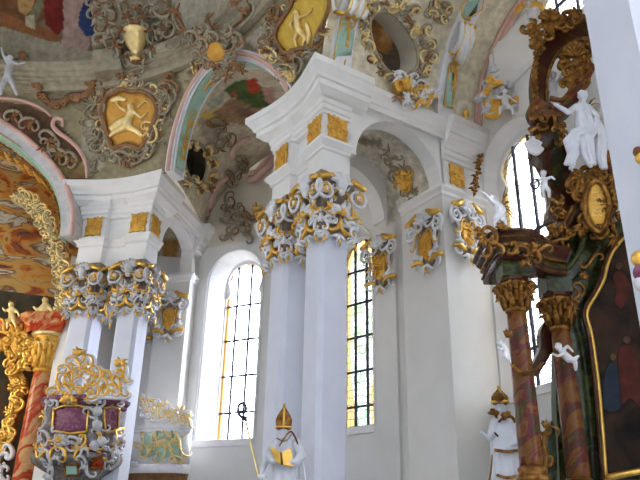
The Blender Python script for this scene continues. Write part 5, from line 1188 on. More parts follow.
# ------------------------------------------------------------------ bishop statues
def bishop(label, y, top, waist, foot, s_px, mitre_mat, arm_chains, trim, seed, face, headc, mitre_h, zb=None):
    sc = (AY(waist[0]+1, waist[1], y)-AY(waist[0], waist[1], y)).length; P = lambda q: AY(q[0], q[1], y)+V((0, -q[2]*sc, 0))
    f0 = AY(foot[0], foot[1], y); root = thing('bishop_statue', label, 'statue', f0); rn = random.Random(seed)
    hx, hy, hr = headc; hd = P((hx, hy, 2)); r = hr*sc; neck = hd-V((0, 0, r*1.2)); mb = MB()
    c0 = AY(waist[0], waist[1], y); H = neck.z-f0.z; rings = []
    for i in range(30):
        t = i/29; z = f0.z+H*t; cx = f0.x+(c0.x-f0.x)*min(1, t*1.6); cxx = cx+(neck.x-cx)*max(0, (t-.6)/.4)
        w = s_px*sc*(1.12-.18*t if t < .45 else (1.04-.10*math.sin((t-.45)*5)) if t < .80 else 1.0*math.sqrt(max(.06, 1-((t-.80)/.2)**2*.92)))
        ring = []
        for j in range(40):
            a = 2*PI*j/40; fold = 1+(.10*(1-t)+.015)*math.sin(j/40*2*PI*9+seed+t*2)+.04*(1-t)*math.sin(j/40*2*PI*5+3*t)
            ring.append(V((cxx+w*math.cos(a)*fold, y+w*.72*math.sin(a)*fold, z)))
        rings.append(ring)
    mb.loft(rings); mb.capsule(neck-V((0, 0, r*.8)), hd, r*.55, r*.5)
    mb.ball(hd, (r*.85, r*.95, r*1.15), 12, 9); fd = V((face, -1, 0)).normalized(); sd = V((-fd.y, fd.x, 0))
    mb.ball(hd+fd*r*.95-V((0, 0, r*.1)), r*.25, 6, 5); mb.ball(hd+fd*r*.8-V((0, 0, r*.8)), r*.35, 6, 5)
    for s_ in (-1, 1): mb.ball(hd+fd*r*.78+sd*s_*r*.35+V((0, 0, r*.15)), r*.17, 6, 5); mb.ball(hd+sd*s_*r*.88, (r*.2, r*.2, r*.3), 6, 5)
    for ch in arm_chains:
        for a, b in zip(ch[:-1], ch[1:]): mb.capsule(P(a), P(b), a[3]*sc, b[3]*sc, 10)
        e_, w_ = P(ch[-1]), P(ch[-2]); d = (e_-w_).normalized(); sd2 = d.cross(V((0, -1, .2))).normalized(); rr = ch[-1][3]*sc
        for k, (o_, l_) in enumerate(((-.9, .9), (-.45, 1.9), (0, 2.1), (.45, 1.9), (.85, 1.5))):
            q = e_+sd2*o_*rr+d*rr*(.2 if k else -.4); q2 = q+(d+sd2*o_*.25).normalized()*rr*l_*.6; q3 = q2+(d*.7+V((0, -.2, -.6))).normalized()*rr*l_*.5
            mb.capsule(q, q2, rr*.28, rr*.26, 6); mb.capsule(q2, q3, rr*.26, rr*.2, 6)
    sculpt(mb, 'robed_body', 'robe_white', root, .016, 3)
    # mitre: two pointed leaves on a band
    mt = MB(); w = r*1.5; hb = hd.z+r*.62
    rings = []
    for i in range(13):
        t = i/12; wx = w*(.92+.22*math.sin(PI*min(t, .4)/.8))*(1-max(0, (t-.38)/.62)**1.35); wy = w*.85*(1-.75*t)
        rings.append([V((hd.x+max(wx, .006)*math.cos(2*PI*j/24), hd.y+max(wy, .01)*math.sin(2*PI*j/24), hb+mitre_h*sc*t)) for j in range(24)])
    mt.loft(rings); M1 = mt.build('mitre', mitre_mat, root)
    bd = MB(); bd.tube([V((hd.x+w*1.04*math.cos(2*PI*j/20), hd.y+w*.9*math.sin(2*PI*j/20), hb+.03)) for j in range(21)], .022, 6)
    bd.tube([V((hd.x, hd.y-w*.85*(1-.75*t)-.01, hb+mitre_h*sc*t)) for t in (0, .3, .6, .9)], .02, 6); bd.ball(V((hd.x, hd.y, hb+mitre_h*sc*1.03)), .03, 8, 6); bd.build('mitre_trim', 'gold', M1)
    for pts, rr, mt_ in trim:
        t_ = MB(); t_.tube([P(q) for q in smooth_line(pts, 4)], rr*sc, 6, flat=.6); t_.build('vestment_trim', mt_, root)
    pd = MB(); z0 = f0.z; pd.lathe((f0.x, y, 0), [(.0, 0), (.5, 0), (.5, .1), (.42, .14), (.40, z0-.2), (.48, z0-.14), (.52, z0-.08), (.52, z0-.01), (0, z0-.01)], 8, rz=.39, smooth=False)
    tag(pd.build('pedestal', 'plaster'), 'white octagonal pedestal under the '+('left' if face > 0 else 'right')+' bishop statue', 'pedestal')
    return root, P, sc
yb = 12.55
b1, PB, scb = bishop('white bishop statue with gold mitre and golden book before the middle pillars', yb, (286, 403), (286, 455), (287, 545), 12.5, 'gold_dark',
   [[(277, 443, 4, 5), (270, 455, 9, 4.5), (272, 462, 14, 4), (280, 462, 15, 2.4)], [(297, 444, 4, 5), (302, 456, 8, 4.5), (296, 464, 14, 4), (288, 463, 15, 2.4)], [(274, 446, 3, 4), (266, 462, 4, 3.6), (262, 472, 7, 3), (261, 477, 8, 1.8)]],
   [([(280, 448, 13, 0), (284, 441, 13, 0), (291, 433, 10, 0), (296, 440, 9, 0), (298, 446, 9, 0)], 1.0, 'gold_dark'), ([(277, 440, 11, 0), (286, 443, 14, 0), (292, 436, 11, 0)], .7, 'gold_dark'), ([(300, 448, 8, 0), (304, 468, 8, 0), (306, 486, 9, 0)], .8, 'stucco_white')], 2, .45, (283.5, 433, 5), 24)
ctr = PB((283, 459, 17)); bk = thing('book', 'open golden book held against the chest of the bishop with gold mitre', 'book', ctr)
m_ = MB(); q = [PB((271, 448, 18)), PB((282, 455, 21)), PB((291, 450, 17)), PB((295, 468, 15)), PB((283, 467, 20)), PB((276, 463, 18))]
m_.add(q+[p+V((0, .06, 0)) for p in q], [(0, 1, 4, 5), (1, 2, 3, 4), (6, 7, 10, 11)[::-1], (7, 8, 9, 10)[::-1], (0, 6, 7, 1), (1, 7, 8, 2), (2, 8, 9, 3), (3, 9, 10, 4), (4, 10, 11, 5), (5, 11, 6, 0)], False); m_.build('cover', 'gold', bk)
m_ = MB(); m_.tube([q[1]+V((0, -.01, 0)), q[4]+V((0, -.01, 0))], .02, 6); m_.build('spine', 'gold_dark', bk)
cz = thing('crosier', 'thin gilded crosier with dark curled head leaning in front of bright window', 'crosier', PB((261, 477, 9)))
m_ = MB(); m_.tube([PB((262, 490, 9)), PB((258, 474, 9)), PB((246, 420, 8))], .02, 6); m_.build('staff', 'gold_pale', cz)
m_ = MB(); P_ = [PB((246, 421, 8))]+[PB((243.5+(5.6-3.6*i/26)*math.cos(1.2+i*.30), 410.5+(8.4-5.4*i/26)*math.sin(1.2+i*.30), 8)) for i in range(27)]; m_.tube(P_, [.026]*len(P_), 6); spray(m_, on_pl(PB((244, 411, 8)), V((0, -1, 0))), 245, 418, 5, 1.8, .03, 4, 3, .02); m_.build('curled_head', 'iron', cz)
m_ = MB()
for k in range(7): a = 2*PI*k/7; m_.tube([PB((261.5+2.6*math.cos(a), 475+1.2*math.sin(a), 8+2*math.sin(a))), PB((262+3.6*math.cos(a), 479+1.2*math.sin(a), 8+2*math.sin(a)))], .03, 5)
m_.build('lace_cuff', 'stucco_white', b1)
b2, PB2, sc2 = bishop('white bishop statue with golden crown-like mitre beside the left marble column', 10.75, (497, 390), (504, 450), (506, 530), 14, 'gold_dark',
   [[(494, 425, 4, 4.5), (490, 434, 6, 4), (487, 440, 8, 3), (481, 435, 9, 1.8)], [(513, 424, 3, 4.5), (516, 436, 5, 4), (513, 444, 8, 3), (508, 446, 9, 1.8)]],
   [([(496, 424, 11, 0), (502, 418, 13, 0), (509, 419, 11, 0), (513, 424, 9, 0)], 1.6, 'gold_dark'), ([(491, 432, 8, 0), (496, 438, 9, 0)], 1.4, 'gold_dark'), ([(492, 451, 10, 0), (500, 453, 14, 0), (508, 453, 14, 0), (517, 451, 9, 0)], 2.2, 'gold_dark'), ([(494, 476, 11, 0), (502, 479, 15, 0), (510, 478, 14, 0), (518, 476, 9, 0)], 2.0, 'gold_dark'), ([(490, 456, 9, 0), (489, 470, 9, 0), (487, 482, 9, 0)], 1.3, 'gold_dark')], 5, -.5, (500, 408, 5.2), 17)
cr = MB()
for a, l in ((-2.5, 9), (-2.1, 11), (-1.75, 11), (-1.35, 10), (-1.0, 8)): leaf(cr, apl(10.6), 498, 402, l, a, .04, .2, .04)
spray(cr, apl(10.6), 494, 412, 8, 2.2, .04, 4, 2, .04); spray(cr, apl(10.6), 504, 414, 8, 1.2, .04, 4, 2, .04); cr.build('gilded_crest', 'gold_dark', b2)
# ------------------------------------------------------------------ stucco group above the altar window, garland on the niche edge
SW = on_bvh(BVHTree.FromPolygons([pol(57, 14.38), pol(84, 14.38), pol(84, 14.38, 16), pol(57, 14.38, 16)], [(0, 1, 2, 3)]))
ysg = SW(505, 100).y-.25
sg = thing('stucco_group', 'white and gold stucco scroll group above the altar window, left of arched frame', 'stucco', SW(505, 105))
gw, gg_ = mbs(1, 2); rr_ = random.Random(41); mp = apl(ysg)
for x, y in ((486, 88), (492, 84), (500, 96), (506, 90), (512, 98), (488, 112), (518, 108), (494, 74), (526, 100), (482, 102)): lay(gw, mp, place2(CS, x, y, rr_.uniform(9, 14), rr_.uniform(0, 6), False), .07, .05); spray(gw, mp, x, y, 9, rr_.uniform(0, 6), .06, 4, 2, .06, rr_)
patch(gg_, mp, [(482, 104), (490, 101), (500, 102), (502, 116), (494, 120), (484, 118)], .10, .12); patch(gg_, mp, [(508, 96), (518, 98), (522, 106), (510, 105)], .10, .1)
for x, y in ((488, 96), (496, 90), (512, 102), (520, 104), (486, 84)): spray(gg_, mp, x, y, 9, rr_.uniform(0, 6), .06, 5, 2, .1, rr_)
gw.build('white_scrolls', 'stucco_grey', sg); gg_.build('gilded_drapery', 'gold_ochre', sg)
figure('stucco_putto', 'small white stucco putto sitting on gilded drapery above the altar window', 'statue', ysg-.15, 1, (505, 92, 3, 0), [[(505, 95, 0, 2), (505, 100, 0, 3.4), (506, 106, 0, 3.6)], [(503, 97, 1, 1.6, A_), (499, 99, 2, 1.3), (496, 97, 3, 1)], [(508, 97, 1, 1.6, A_), (512, 101, 2, 1.3), (516, 104, 3, 1)], [(504, 107, 1, 2.6), (500, 110, 3, 2), (499, 115, 2, 1.4)], [(508, 107, 1, 2.6), (511, 110, 3, 2), (512, 115, 2, 1.4)]], 'stucco_white', hair='stucco_grey', voxel=.018)
figure('stucco_putto', 'grey stucco putto with gilded drapery in the upper right window niche', 'statue', SW(528, 20).y-.2, 1, (528, 4.5, 2.6, 0), [[(528, 7, 0, 1.7), (529, 11, 0, 2.8), (530, 16, 0, 3)], [(526, 9, 1, 1.4, A_), (522, 12, 2, 1.1), (520, 15, 2, .8)], [(531, 9, 1, 1.4, A_), (536, 8, 2, 1.1), (539, 10, 2, .8)], [(529, 17, 1, 2.2), (528, 20, 2, 1.7), (530, 24, 1, 1.1)], [(532, 17, 1, 2.2), (533, 20, 2, 1.7), (533, 24, 1, 1.1)]], 'stucco_grey', hair='stucco_grey', voxel=.018)
m_ = MB(); spray(m_, apl(SW(522, 15).y-.15), 520, 6, 12, 1.2, .06, 5, 1.0, .05); tag(m_.build('gilded_tassel', 'gold_ochre'), 'gilded drapery tassel left of the grey putto in the upper right niche', 'drapery')
m_ = MB(); spray(m_, apl(SW(540, 8).y-.15), 539, 4, 12, 1.9, .05, 4, .8, .05); tag(m_.build('gilded_tassel', 'gold_ochre'), 'gilded drapery tassel right of the grey putto in the upper right niche', 'drapery')
gn = MB(); rg = random.Random(5); GY = FC.W(.35, 4.95)
GM = on_pl(GY, -FC.a)
for x, y in smooth_line([(484, 122), (481, 134), (477, 146), (479, 158), (475, 170), (474, 184), (472, 192)], 3): spray(gn, GM, x+rg.uniform(-1.5, 1.5), y, 5.5, rg.uniform(0, 6), .045, 3, 3, .04, rg)
tag(gn.build('leaf_garland', 'gold_dark'), 'string of brown-gold leaves hanging between the wall pier and the altar window', 'garland')
# pink moulding closing the barrel vault against the end wall
m_ = MB()
for off, r in ((.0, .085), (.11, .05)):
    P_ = []
    for i in range(50):
        s_ = .02+.6*i/49; t_ = .93-off*.22; p = vrf(s_, t_); c = FC.W(-2.9, .35+5.25*t_, 11.25); P_.append(c+(p-c)*.985)
    m_.tube(P_, r, 8)
tag(m_.build('pink_moulding', 'stucco_pink'), 'pink moulded rib curving up against the upper right window wall', 'moulding')
o = bpy.data.objects['pink_moulding'] if 'pink_moulding' in bpy.data.objects else None
if o and o.parent is None: o.name = 'trim_40'; o['kind'] = 'structure'; del o['category']

kn = MB(); c = FC.W(.1, 4.5, 11.36); kn.lathe(c, [(.0, 0), (.06, 0), (.03, .05), (.02, .12), (.08, .17), (.09, .24), (.05, .30), (0, .31)], 12); tag(kn.build('gilded_finial', 'gold'), 'small gilded finial standing on the cornice of the wall pier', 'finial')
# ------------------------------------------------------------------ foreground pillar at right
fx = AY(609, 150, 4.6); fr_ = thing('square_pier', 'near skylight-tinted white pillar cut by the right edge of the picture', 'pillar', V((fx.x+.4, 5.0, 0)), 'white pillars with rocaille capitals')
mb = MB(); w = .62; az = rad(-86); ea = V((math.cos(az), math.sin(az))); eb = V((-ea.y, ea.x)); c0 = V((fx.x, fx.y))
# left silhouette corner at c0; the wide face runs to the right and nearer
poly = [c0, c0+ea*w, c0+ea*(w+.09)+eb*.09, c0+ea*(w+.09)+eb*(w+.09), c0+ea*w+eb*(w+.18), c0+eb*(w+.18), c0+eb*(w+.09)-ea*.09, c0+eb*.09-ea*.09]
cm = sum(poly, V((0, 0)))/8
mb.prism([(p.x, p.y) for p in poly], 0, 9.2); mb.build('shaft', 'plaster_skytint', fr_)
rt = AY(640, 155, 4.25); mo = thing('wall_sconce', 'gilded and dark red sconce jutting from the near pillar at the right edge', 'sconce', rt)
for (x, y, r, mt, nm) in ((638, 152, .035, 'marble_red', 'boss'), (641, 158, .04, 'gold', 'boss'), (639, 259, .05, 'gold', 'gilded_ball'), (641, 273, .05, 'marble_purple', 'drop'), (640, 284, .04, 'stucco_grey', 'drop')):
    m_ = MB(); m_.ball(AY(x, y, 4.2), (r, r, r*1.2), 12, 9); m_.build(nm, mt, mo)
m_ = MB(); m_.tube([AY(x, y, 4.2) for x, y in ((645, 150), (644, 180), (646, 220), (644, 250), (640, 262), (640, 290))], .02, 6); m_.build('arm', 'gold', mo)
# ================================================================== pulpit, balcony and choir altar at left
def LV(px, py, v): return FL.onv(px, py, v)
pu = thing('pulpit', 'ornate pulpit with purple marble panels and gilded crest on the left pillars', 'pulpit', FL.W(1.45, -.2, 3.3))
# plan of the body: bowed front between the pillars
def pplan(k=1.0, n=18):
    return [(1.45+1.08*k*math.cos(PI*i/n), .45-1.15*k*abs(math.sin(PI*i/n))**.55) for i in range(n+1)]
def pring(k, z): return [FL.W(u, v, z) for u, v in pplan(k)]
prof = [(.12, 2.35), (.30, 2.45), (.42, 2.75), (.55, 3.0), (.80, 3.15), (.98, 3.28), (1.03, 3.42), (.96, 3.52), (.92, 3.56)]
mb = MB(); mb.loft([pring(k, z) for k, z in prof]); mb.build('corbel', 'marble_grey', pu)
mb = MB(); mb.loft([pring(k, z) for k, z in ((.90, 3.5), (.90, 4.62))], smooth=False); mb.build('parapet', 'marble_grey', pu)
mb = MB(); mb.loft([pring(k, z) for k, z in ((.90, 4.58), (.95, 4.62), (.96, 4.68), (1.02, 4.74), (1.03, 4.82), (.9, 4.84))], smooth=False); mb.build('cornice', 'marble_purple', pu)
mb = MB(); mb.loft([pring(k, z) for k, z in ((.92, 3.48), (.99, 3.54), (1.0, 3.62), (.93, 3.70))], smooth=False); mb.build('plinth_moulding', 'marble_purple', pu)
bod = MB(); bod.loft([pring(.905, z) for z in (2.9, 3.5, 4.0, 4.62, 4.9)], cap=False); bod.loft([pring(k, z) for k, z in prof], cap=False); PUL = on_bvh(bod.bvh())
rp = random.Random(51)
def panel(outl, mat, frame):
    m_ = MB(); patch(m_, PUL, outl, .05, .05); p = m_.build('marble_panel', mat, pu)
    f_ = MB(); n = len(outl); so = outl+outl[:1]
    for a, b in zip(so[:-1], so[1:]): f_.tube([PUL(a[0]+(b[0]-a[0])*t, a[1]+(b[1]-a[1])*t, .07) for t in (0, .25, .5, .75, 1)], .03, 6)
    f_.build('gilded_frame', frame, p)
panel([(56, 410), (66, 406), (80, 406), (89, 409), (87, 432), (72, 434), (54, 431)], 'marble_purple', 'gold')
panel([(103, 409), (110, 407), (117, 409), (116, 430), (104, 433)], 'marble_purple', 'gold')
panel([(92, 458), (102, 456), (106, 464), (98, 470), (90, 468)], 'marble_scarlet', 'gold_dark')
panel([(66, 462), (78, 462), (79, 476), (66, 476)], 'stucco_green', 'gold_dark')
gw, gg_ = mbs(1, 2)
for (x, y, s_, a, m_, kd) in [(49, 415, 34, 1.45, gw, 'S'), (46, 440, 22, 1.7, gw, 'C'), (41, 447, 22, 1.2, gg_, 'C'), (120, 444, 22, 1.8, gw, 'C'), (122, 436, 20, 1.4, gg_, 'C'), (96, 420, 30, 1.5, gw, 'S'), (99, 436, 18, 1.4, gw, 'S'), (72, 442, 20, 0, gw, 'C'), (64, 441, 16, 1, gg_, 'C'), (82, 442, 16, 2, gg_, 'C'), (54, 468, 26, 1.3, gw, 'S'), (86, 466, 26, 1.7, gw, 'S'), (110, 458, 22, 1.9, gw, 'C'), (60, 455, 20, .2, gg_, 'C'), (84, 452, 20, .1, gg_, 'S'), (48, 458, 16, 1, gw, 'C'), (104, 450, 18, .3, gg_, 'S'), (72, 402, 14, 0, gg_, 'C'), (92, 402, 10, 0, gg_, 'C'), (100, 402, 14, 1.6, gw, 'C'), (52, 402, 12, .8, gw, 'C'), (118, 403, 10, 2, gw, 'C')]:
    lay(m_, PUL, place2(CS if kd == 'C' else SS, x, y, s_*.8, a, x > 80), .045, .09); spray((gw, gg_)[int(x) % 2], PUL, x, y, s_*.3, a+1.5, .035, 4, 2.2, .1, rp)
rosette(gw, PUL, 64, 441, 7, .07, .14, 8); rosette(gg_, PUL, 64, 441, 3.5, .05, .22, 6); shellf(gg_, PUL, 72, 404, 8, -PI/2, .05, 7, 2.6, .1)
for x, y in ((97, 412), (97, 426), (100, 442), (94, 446)): gw.ball(PUL(x, y, .12), .12, 10, 8)
fill_rocaille([gw, gg_], PUL, [(40, 438), (122, 436), (118, 452), (108, 462), (50, 462), (40, 450)], 22, 8, .03, rp, .08)
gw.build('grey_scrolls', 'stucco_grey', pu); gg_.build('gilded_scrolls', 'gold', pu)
# openwork crest standing on the pulpit cornice
CRS = apl(LV(85, 385, -.72).y); CRS = on_pl(FL.W(1.1, -.62), -FL.b)
gw, gg_ = mbs(1, 2)
for (x, y, s_, a, kd) in [(80, 356, 14, 1.5, 'C'), (74, 364, 18, .9, 'C'), (87, 364, 18, 2.1, 'C'), (66, 374, 20, 1.1, 'C'), (95, 376, 20, 1.9, 'C'), (80, 374, 22, 0, 'C'), (58, 384, 20, 1.2, 'S'), (72, 386, 22, .4, 'S'), (88, 386, 22, 2.6, 'S'), (102, 386, 20, 1.4, 'C'), (55, 392, 16, .2, 'C'), (66, 392, 16, 1.0, 'C'), (80, 392, 18, .2, 'C'), (94, 392, 16, 2, 'C'), (112, 378, 20, 1.3, 'S'), (120, 370, 16, 1.6, 'C'), (112, 390, 18, .3, 'C'), (120, 386, 20, 1.6, 'S'), (124, 376, 14, 1.4, 'S'), (106, 374, 12, .4, 'C')]:
    lay(gg_, CRS, place2(CS if kd == 'C' else SS, x, y, s_, a, x > 80), .03, .02); lay(gw, CRS, place2(CS if kd == 'C' else SS, x+1.2, y+1, s_*1.05, a, x > 80), .05, -.03); spray(gg_, CRS, x, y, s_*.35, rp.uniform(0, 6), .025, 4, 2, .03, rp)
spray(gg_, CRS, 80, 356, 10, -PI/2, .05, 5, 1.6, .03); spray(gg_, CRS, 122, 366, 10, -PI/2, .05, 5, 1.6, .03)
gw.tube([CRS(x, y, -.02) for x, y in ((48, 397), (60, 396), (80, 396), (100, 397), (127, 398))], .05, 6); gw.tube([CRS(x, y, -.04) for x, y in smooth_line([(48, 394), (58, 378), (68, 364), (80, 352), (92, 366), (103, 378), (112, 372), (122, 364), (126, 376), (127, 394)], 4)], .035, 6)
gw.build('crest_scrolls', 'stucco_white', pu); gg_.build('gilded_crest', 'gold', pu)
# balcony ----------------------------------------------------------------------------------------
ba = thing('balcony', 'white balcony with pale green panels and gilded openwork crest below the bright window', 'balcony', pol(17.5, 12.6, 3.3))
def bpl(k, z, n=16):
    P0 = pol(13.2, 12.75); P1 = pol(22.3, 12.75); c = (P0+P1)/2; d = (P1-P0)/2; nv = V((d.y, -d.x, 0)).normalized()
    return [c-d*math.cos(PI*i/n)*(.9+.1*k)+nv*(.45*k*math.sin(PI*i/n)**.8)+V((0, 0, z)) for i in range(n+1)]
bm_ = MB(); bm_.loft([bpl(k, z) for k, z in ((1.0, 3.55), (1.0, 4.5))], cap=True, smooth=True); bm_.build('parapet', 'stucco_white', ba); BAL = on_bvh(bm_.bvh())
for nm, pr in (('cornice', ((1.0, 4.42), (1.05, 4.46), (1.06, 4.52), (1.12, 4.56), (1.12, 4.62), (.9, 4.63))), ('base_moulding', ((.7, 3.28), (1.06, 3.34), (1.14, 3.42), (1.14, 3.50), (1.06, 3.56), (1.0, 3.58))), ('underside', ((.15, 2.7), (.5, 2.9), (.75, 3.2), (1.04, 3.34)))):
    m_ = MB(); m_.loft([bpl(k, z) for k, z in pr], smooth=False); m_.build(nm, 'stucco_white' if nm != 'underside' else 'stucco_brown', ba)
gg_ = MB(); rb = random.Random(61)
for outl in ([(141, 428), (148, 425), (149, 458), (141, 455)], [(153, 426), (172, 430), (182, 438), (180, 462), (154, 461)]):
    m_ = MB(); patch(m_, BAL, outl, .03, .03); m_.build('green_panel', 'stucco_green', ba)
for (x, y, s_, a, kd) in [(145, 436, 22, 1.5, 'S'), (144, 450, 16, 1.2, 'C'), (157, 438, 22, 1.3, 'S'), (160, 452, 20, 1.7, 'C'), (170, 436, 20, 1.8, 'C'), (172, 452, 24, 1.4, 'S'), (180, 445, 22, 1.6, 'S'), (164, 444, 12, 0, 'C'), (176, 460, 12, .2, 'C'), (152, 444, 26, 1.55, 'S')]:
    lay(gg_, BAL, place2(CS if kd == 'C' else SS, x, y, s_, a, x > 162), .03, .06); spray(gg_, BAL, x, y, 5, rb.uniform(0, 6), .025, 4, 2, .06, rb)
gg_.build('gilded_scrolls', 'gold_pale', ba)
mcr = MB(); mcr.loft([bpl(1.02, z) for z in (4.3, 6.4)], cap=False); BCR = on_bvh(mcr.bvh()); gw, gg_ = mbs(1, 2)
for i in range(13):
    x = 143+i*3.7; yt = 420+i*.9; hgt = 26-.55*i+3*math.sin(i*1.4)
    lay(gw, BCR, place2(CS, x, yt-hgt*.35, 13, 1.5+.3*(i % 3), i % 2 == 0), .055, .0); lay(gg_, BCR, place2(SS, x+1, yt-hgt*.55, 13, 1.5-.3*(i % 2), i % 2 == 0), .03, .04); spray(gw if i % 2 else gg_, BCR, x, yt-hgt*.75, 8, -PI/2+.3*(i % 3-1), .035, 4, 1.6, .02, rb)
gw.build('crest_scrolls', 'stucco_white', ba); gg_.build('gilded_crest', 'gold_pale', ba)
m_ = MB(); P_ = [BAL(137+(5*(1-i/24)+1)*math.cos(i*.5), 467+(5*(1-i/24)+1)*math.sin(i*.5), .1) for i in range(25)]; m_.tube(P_, [.06*(1-.5*i/24) for i in range(25)], 6); m_.build('volute', 'stucco_white', ba)
# choir altar at far left -------------------------------------------------------------------------
YC = 19.6
ca_ = thing('choir_altar', 'choir altar with scarlet marble column and gilded framework at lower left edge', 'altar', V((AY(30, 480, YC).x, YC, 0)))
sL, cL, zl0, zl1 = marble_column('column', ca_, 19, 492, 46, 372, YC, .62, 'marble_scarlet', 1.0, .8, 'gold_ochre')
sL['label'] = 'scarlet and cream marble column'
m_ = MB(); sweep(m_, [(-.3, zl1), (0, zl1), (.04, zl1+.1), (.10, zl1+.2), (.12, zl1+.3), (.2, zl1+.4), (.24, zl1+.52), (-.3, zl1+.54)], [(cL.x-1.6, YC+.6), (cL.x-.75, YC-.1), (cL.x-.42, YC-.42), (cL.x+.42, YC-.42), (cL.x+.42, YC+.9)]); m_.prism([(cL.x-1.5, YC+.7), (cL.x-.42, YC-.4), (cL.x+.42, YC-.4), (cL.x+.42, YC+.9)], zl1, zl1+.5); m_.build('entablature', 'marble_scarlet', ca_)
m_ = MB()
for k, (w, z) in enumerate(((.40, .0), (.46, .3))): m_.lathe((cL.x, YC, 0), [(w, zl1-.35+z-.05), (w+.06, zl1-.3+z)], 20)
m_.build('gilded_rings', 'gold_pale', ca_)
cut2d('marble_pier', 'marble_scarlet', [(40, 372), (47, 370), (43, 410), (37, 450), (33, 488), (22, 488)], YC+.5, .4, ca_, k=0)
cut2d('gilded_frame', 'gold_ochre', [(2, 334), (16, 330), (24, 342), (22, 352), (14, 362), (22, 372), (26, 384), (21, 404), (14, 424), (10, 440), (4, 452), (-8, 470), (-14, 470), (-4, 440), (6, 416), (10, 396), (10, 382), (6, 372), (8, 358), (12, 348), (4, 344), (-4, 346), (-6, 338)], YC+.2, .25, ca_, k=3)
m_ = MB(); rl_ = random.Random(71); mp = apl(YC+.1); fill_rocaille([m_], mp, [(8, 338), (22, 340), (24, 352), (14, 364), (24, 380), (18, 412), (8, 444), (2, 448), (12, 404), (12, 376), (8, 360)], 40, 12, .06, rl_, .05)
for x, y in ((28, 352), (36, 350), (44, 352), (32, 362), (42, 364), (48, 360), (26, 366), (30, 342)): spray(m_, mp, x, y, 12, rl_.uniform(0, 6), .08, 5, 3, .2, rl_); lay(m_, mp, place2(CS, x, y, 12, rl_.uniform(0, 6), False), .07, .25)
m_.build('gilded_scrolls', 'gold', ca_)
m_ = MB()
for x, y in ((4, 460), (10, 452), (30, 462), (34, 440), (38, 432), (28, 474), (6, 474)): lay(m_, mp, place2(CS, x, y, 14, rl_.uniform(0, 6), False), .07, .1)
m_.build('grey_scrolls', 'stucco_white', ca_)
# rounded red and gold boss with scrolls on the entablature, gilded putti
m_ = MB(); mp = apl(YC-.2); fill_rocaille([m_], mp, [(0, 326), (14, 318), (28, 330), (28, 350), (16, 356), (2, 350)], 26, 13, .07, rl_, .0); m_.build('gilded_cluster', 'gold_ochre', ca_)
cut2d('red_arch', 'marble_scarlet', [(-10, 330), (6, 322), (22, 324), (32, 334), (32, 340), (20, 332), (6, 330), (-10, 338)], YC-.1, .4, ca_)
figure('gilded_putto', 'golden putto sitting on the red entablature of the choir altar', 'statue', YC-.3, 1, (46, 300, 3.6, 1), [[(46, 304, 0, 2.4), (45, 310, 0, 4.2), (44, 318, 0, 4.4)], [(43, 306, 1, 1.9, A_), (38, 311, 2, 1.6), (35, 308, 3, 1.2)], [(49, 306, 1, 1.9, A_), (53, 312, 2, 1.6), (54, 318, 3, 1.2)], [(42, 319, 1, 3), (37, 321, 4, 2.4), (36, 328, 2, 1.6)], [(47, 319, 1, 3), (50, 322, 4, 2.4), (50, 329, 2, 1.6)]], 'gold_pale', 'gilded choir putti', hair='gold_dark', voxel=.03)
figure('gilded_putto', 'small golden putto in the dark choir at the far left edge', 'statue', YC-.3, 1, (12, 304, 3.2, 1), [[(12, 307, 0, 2), (12, 312, 0, 3.4), (12, 318, 0, 3.6)], [(10, 309, 1, 1.6, A_), (6, 312, 2, 1.3), (4, 309, 3, 1)], [(14, 309, 1, 1.6, A_), (18, 312, 2, 1.3), (20, 316, 3, 1)], [(11, 319, 1, 2.4), (9, 324, 3, 1.9), (8, 329, 2, 1.2)], [(14, 319, 1, 2.4), (16, 324, 3, 1.9), (17, 328, 2, 1.2)]], 'gold_pale', 'gilded choir putti', hair='gold_dark', voxel=.03)
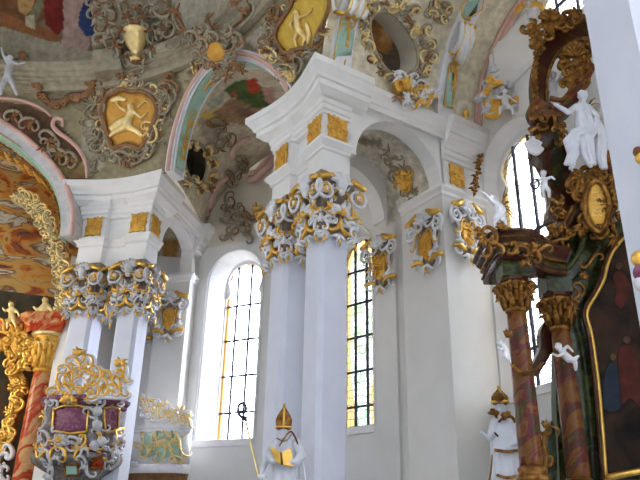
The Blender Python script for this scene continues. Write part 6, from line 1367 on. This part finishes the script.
# stucco putto on the ceiling cove, upper left
yq = COVE(9, 75).y-.25
figure('stucco_putto', 'pale stucco putto with raised arm on ceiling cove at the upper left edge', 'statue', yq, 1, (11, 58, 3.4, 1), [[(11, 62, 0, 2.2), (9, 68, 0, 4), (8, 77, 0, 4.2)], [(8, 63, 1, 1.9, A_), (4, 56, 2, 1.5), (2, 49, 2, 1.1)], [(13, 63, 1, 1.9, A_), (19, 66, 2, 1.5), (25, 64, 2, 1.1)], [(6, 79, 1, 3), (3, 87, 2, 2.4), (1, 95, 1, 1.6)], [(10, 79, 1, 3), (14, 86, 2, 2.4), (17, 95, 1, 1.6)]], 'stucco_grey', hair='stucco_brown', voxel=.03)
w = bpy.data.worlds.new('World'); S.world = w; w.use_nodes = True; nt = w.node_tree; bg = nt.nodes['Background']; N = nt.nodes; L = nt.links
tc = N.new('ShaderNodeTexCoord'); sp = N.new('ShaderNodeSeparateXYZ'); L.new(tc.outputs['Generated'], sp.inputs[0])
r = ramp(nt, [(.0, (.05, .05, .045)), (.47, (.10, .10, .09)), (.52, (.38, .46, .62)), (.60, (.70, .80, 1.0)), (.75, (.90, .95, 1.0)), (1, (1, .98, .95))])
mm = N.new('ShaderNodeMath'); mm.operation = 'MULTIPLY_ADD'; mm.inputs[1].default_value = .5; mm.inputs[2].default_value = .5
L.new(sp.outputs['Z'], mm.inputs[0]); L.new(mm.outputs[0], r.inputs['Fac']); L.new(r.outputs['Color'], bg.inputs['Color'])
# the sky is far brighter on the sunny side, behind the windows, than behind the onlooker
dt = N.new('ShaderNodeVectorMath'); dt.operation = 'DOT_PRODUCT'; dt.inputs[1].default_value = (.62, .74, .25); L.new(tc.outputs['Generated'], dt.inputs[0])
mr = N.new('ShaderNodeMapRange'); mr.interpolation_type = 'SMOOTHSTEP'; mr.inputs['From Min'].default_value = -.35; mr.inputs['From Max'].default_value = .75
mr.inputs['To Min'].default_value = 1.8; mr.inputs['To Max'].default_value = 13.0
L.new(dt.outputs['Value'], mr.inputs['Value']); L.new(mr.outputs['Result'], bg.inputs['Strength'])
la = bpy.data.lights.new('choir_fill_light', 'AREA'); la.energy = 120; la.size = 2.5; la.color = (1, .88, .7); lo = bpy.data.objects.new('choir_fill_light', la); COL.objects.link(lo)  # unseen area lamp added to brighten the choir
lo.location = pol(-34, 9.4, 6.5); lo.rotation_euler = (V(pol(2, 11.5, 8))-lo.location).to_track_quat('-Z', 'Y').to_euler()
S.view_settings.view_transform = 'Standard'; S.view_settings.look = 'None'; S.view_settings.gamma = 1; S.view_settings.use_curve_mapping = False
S.view_settings.exposure = 1.36
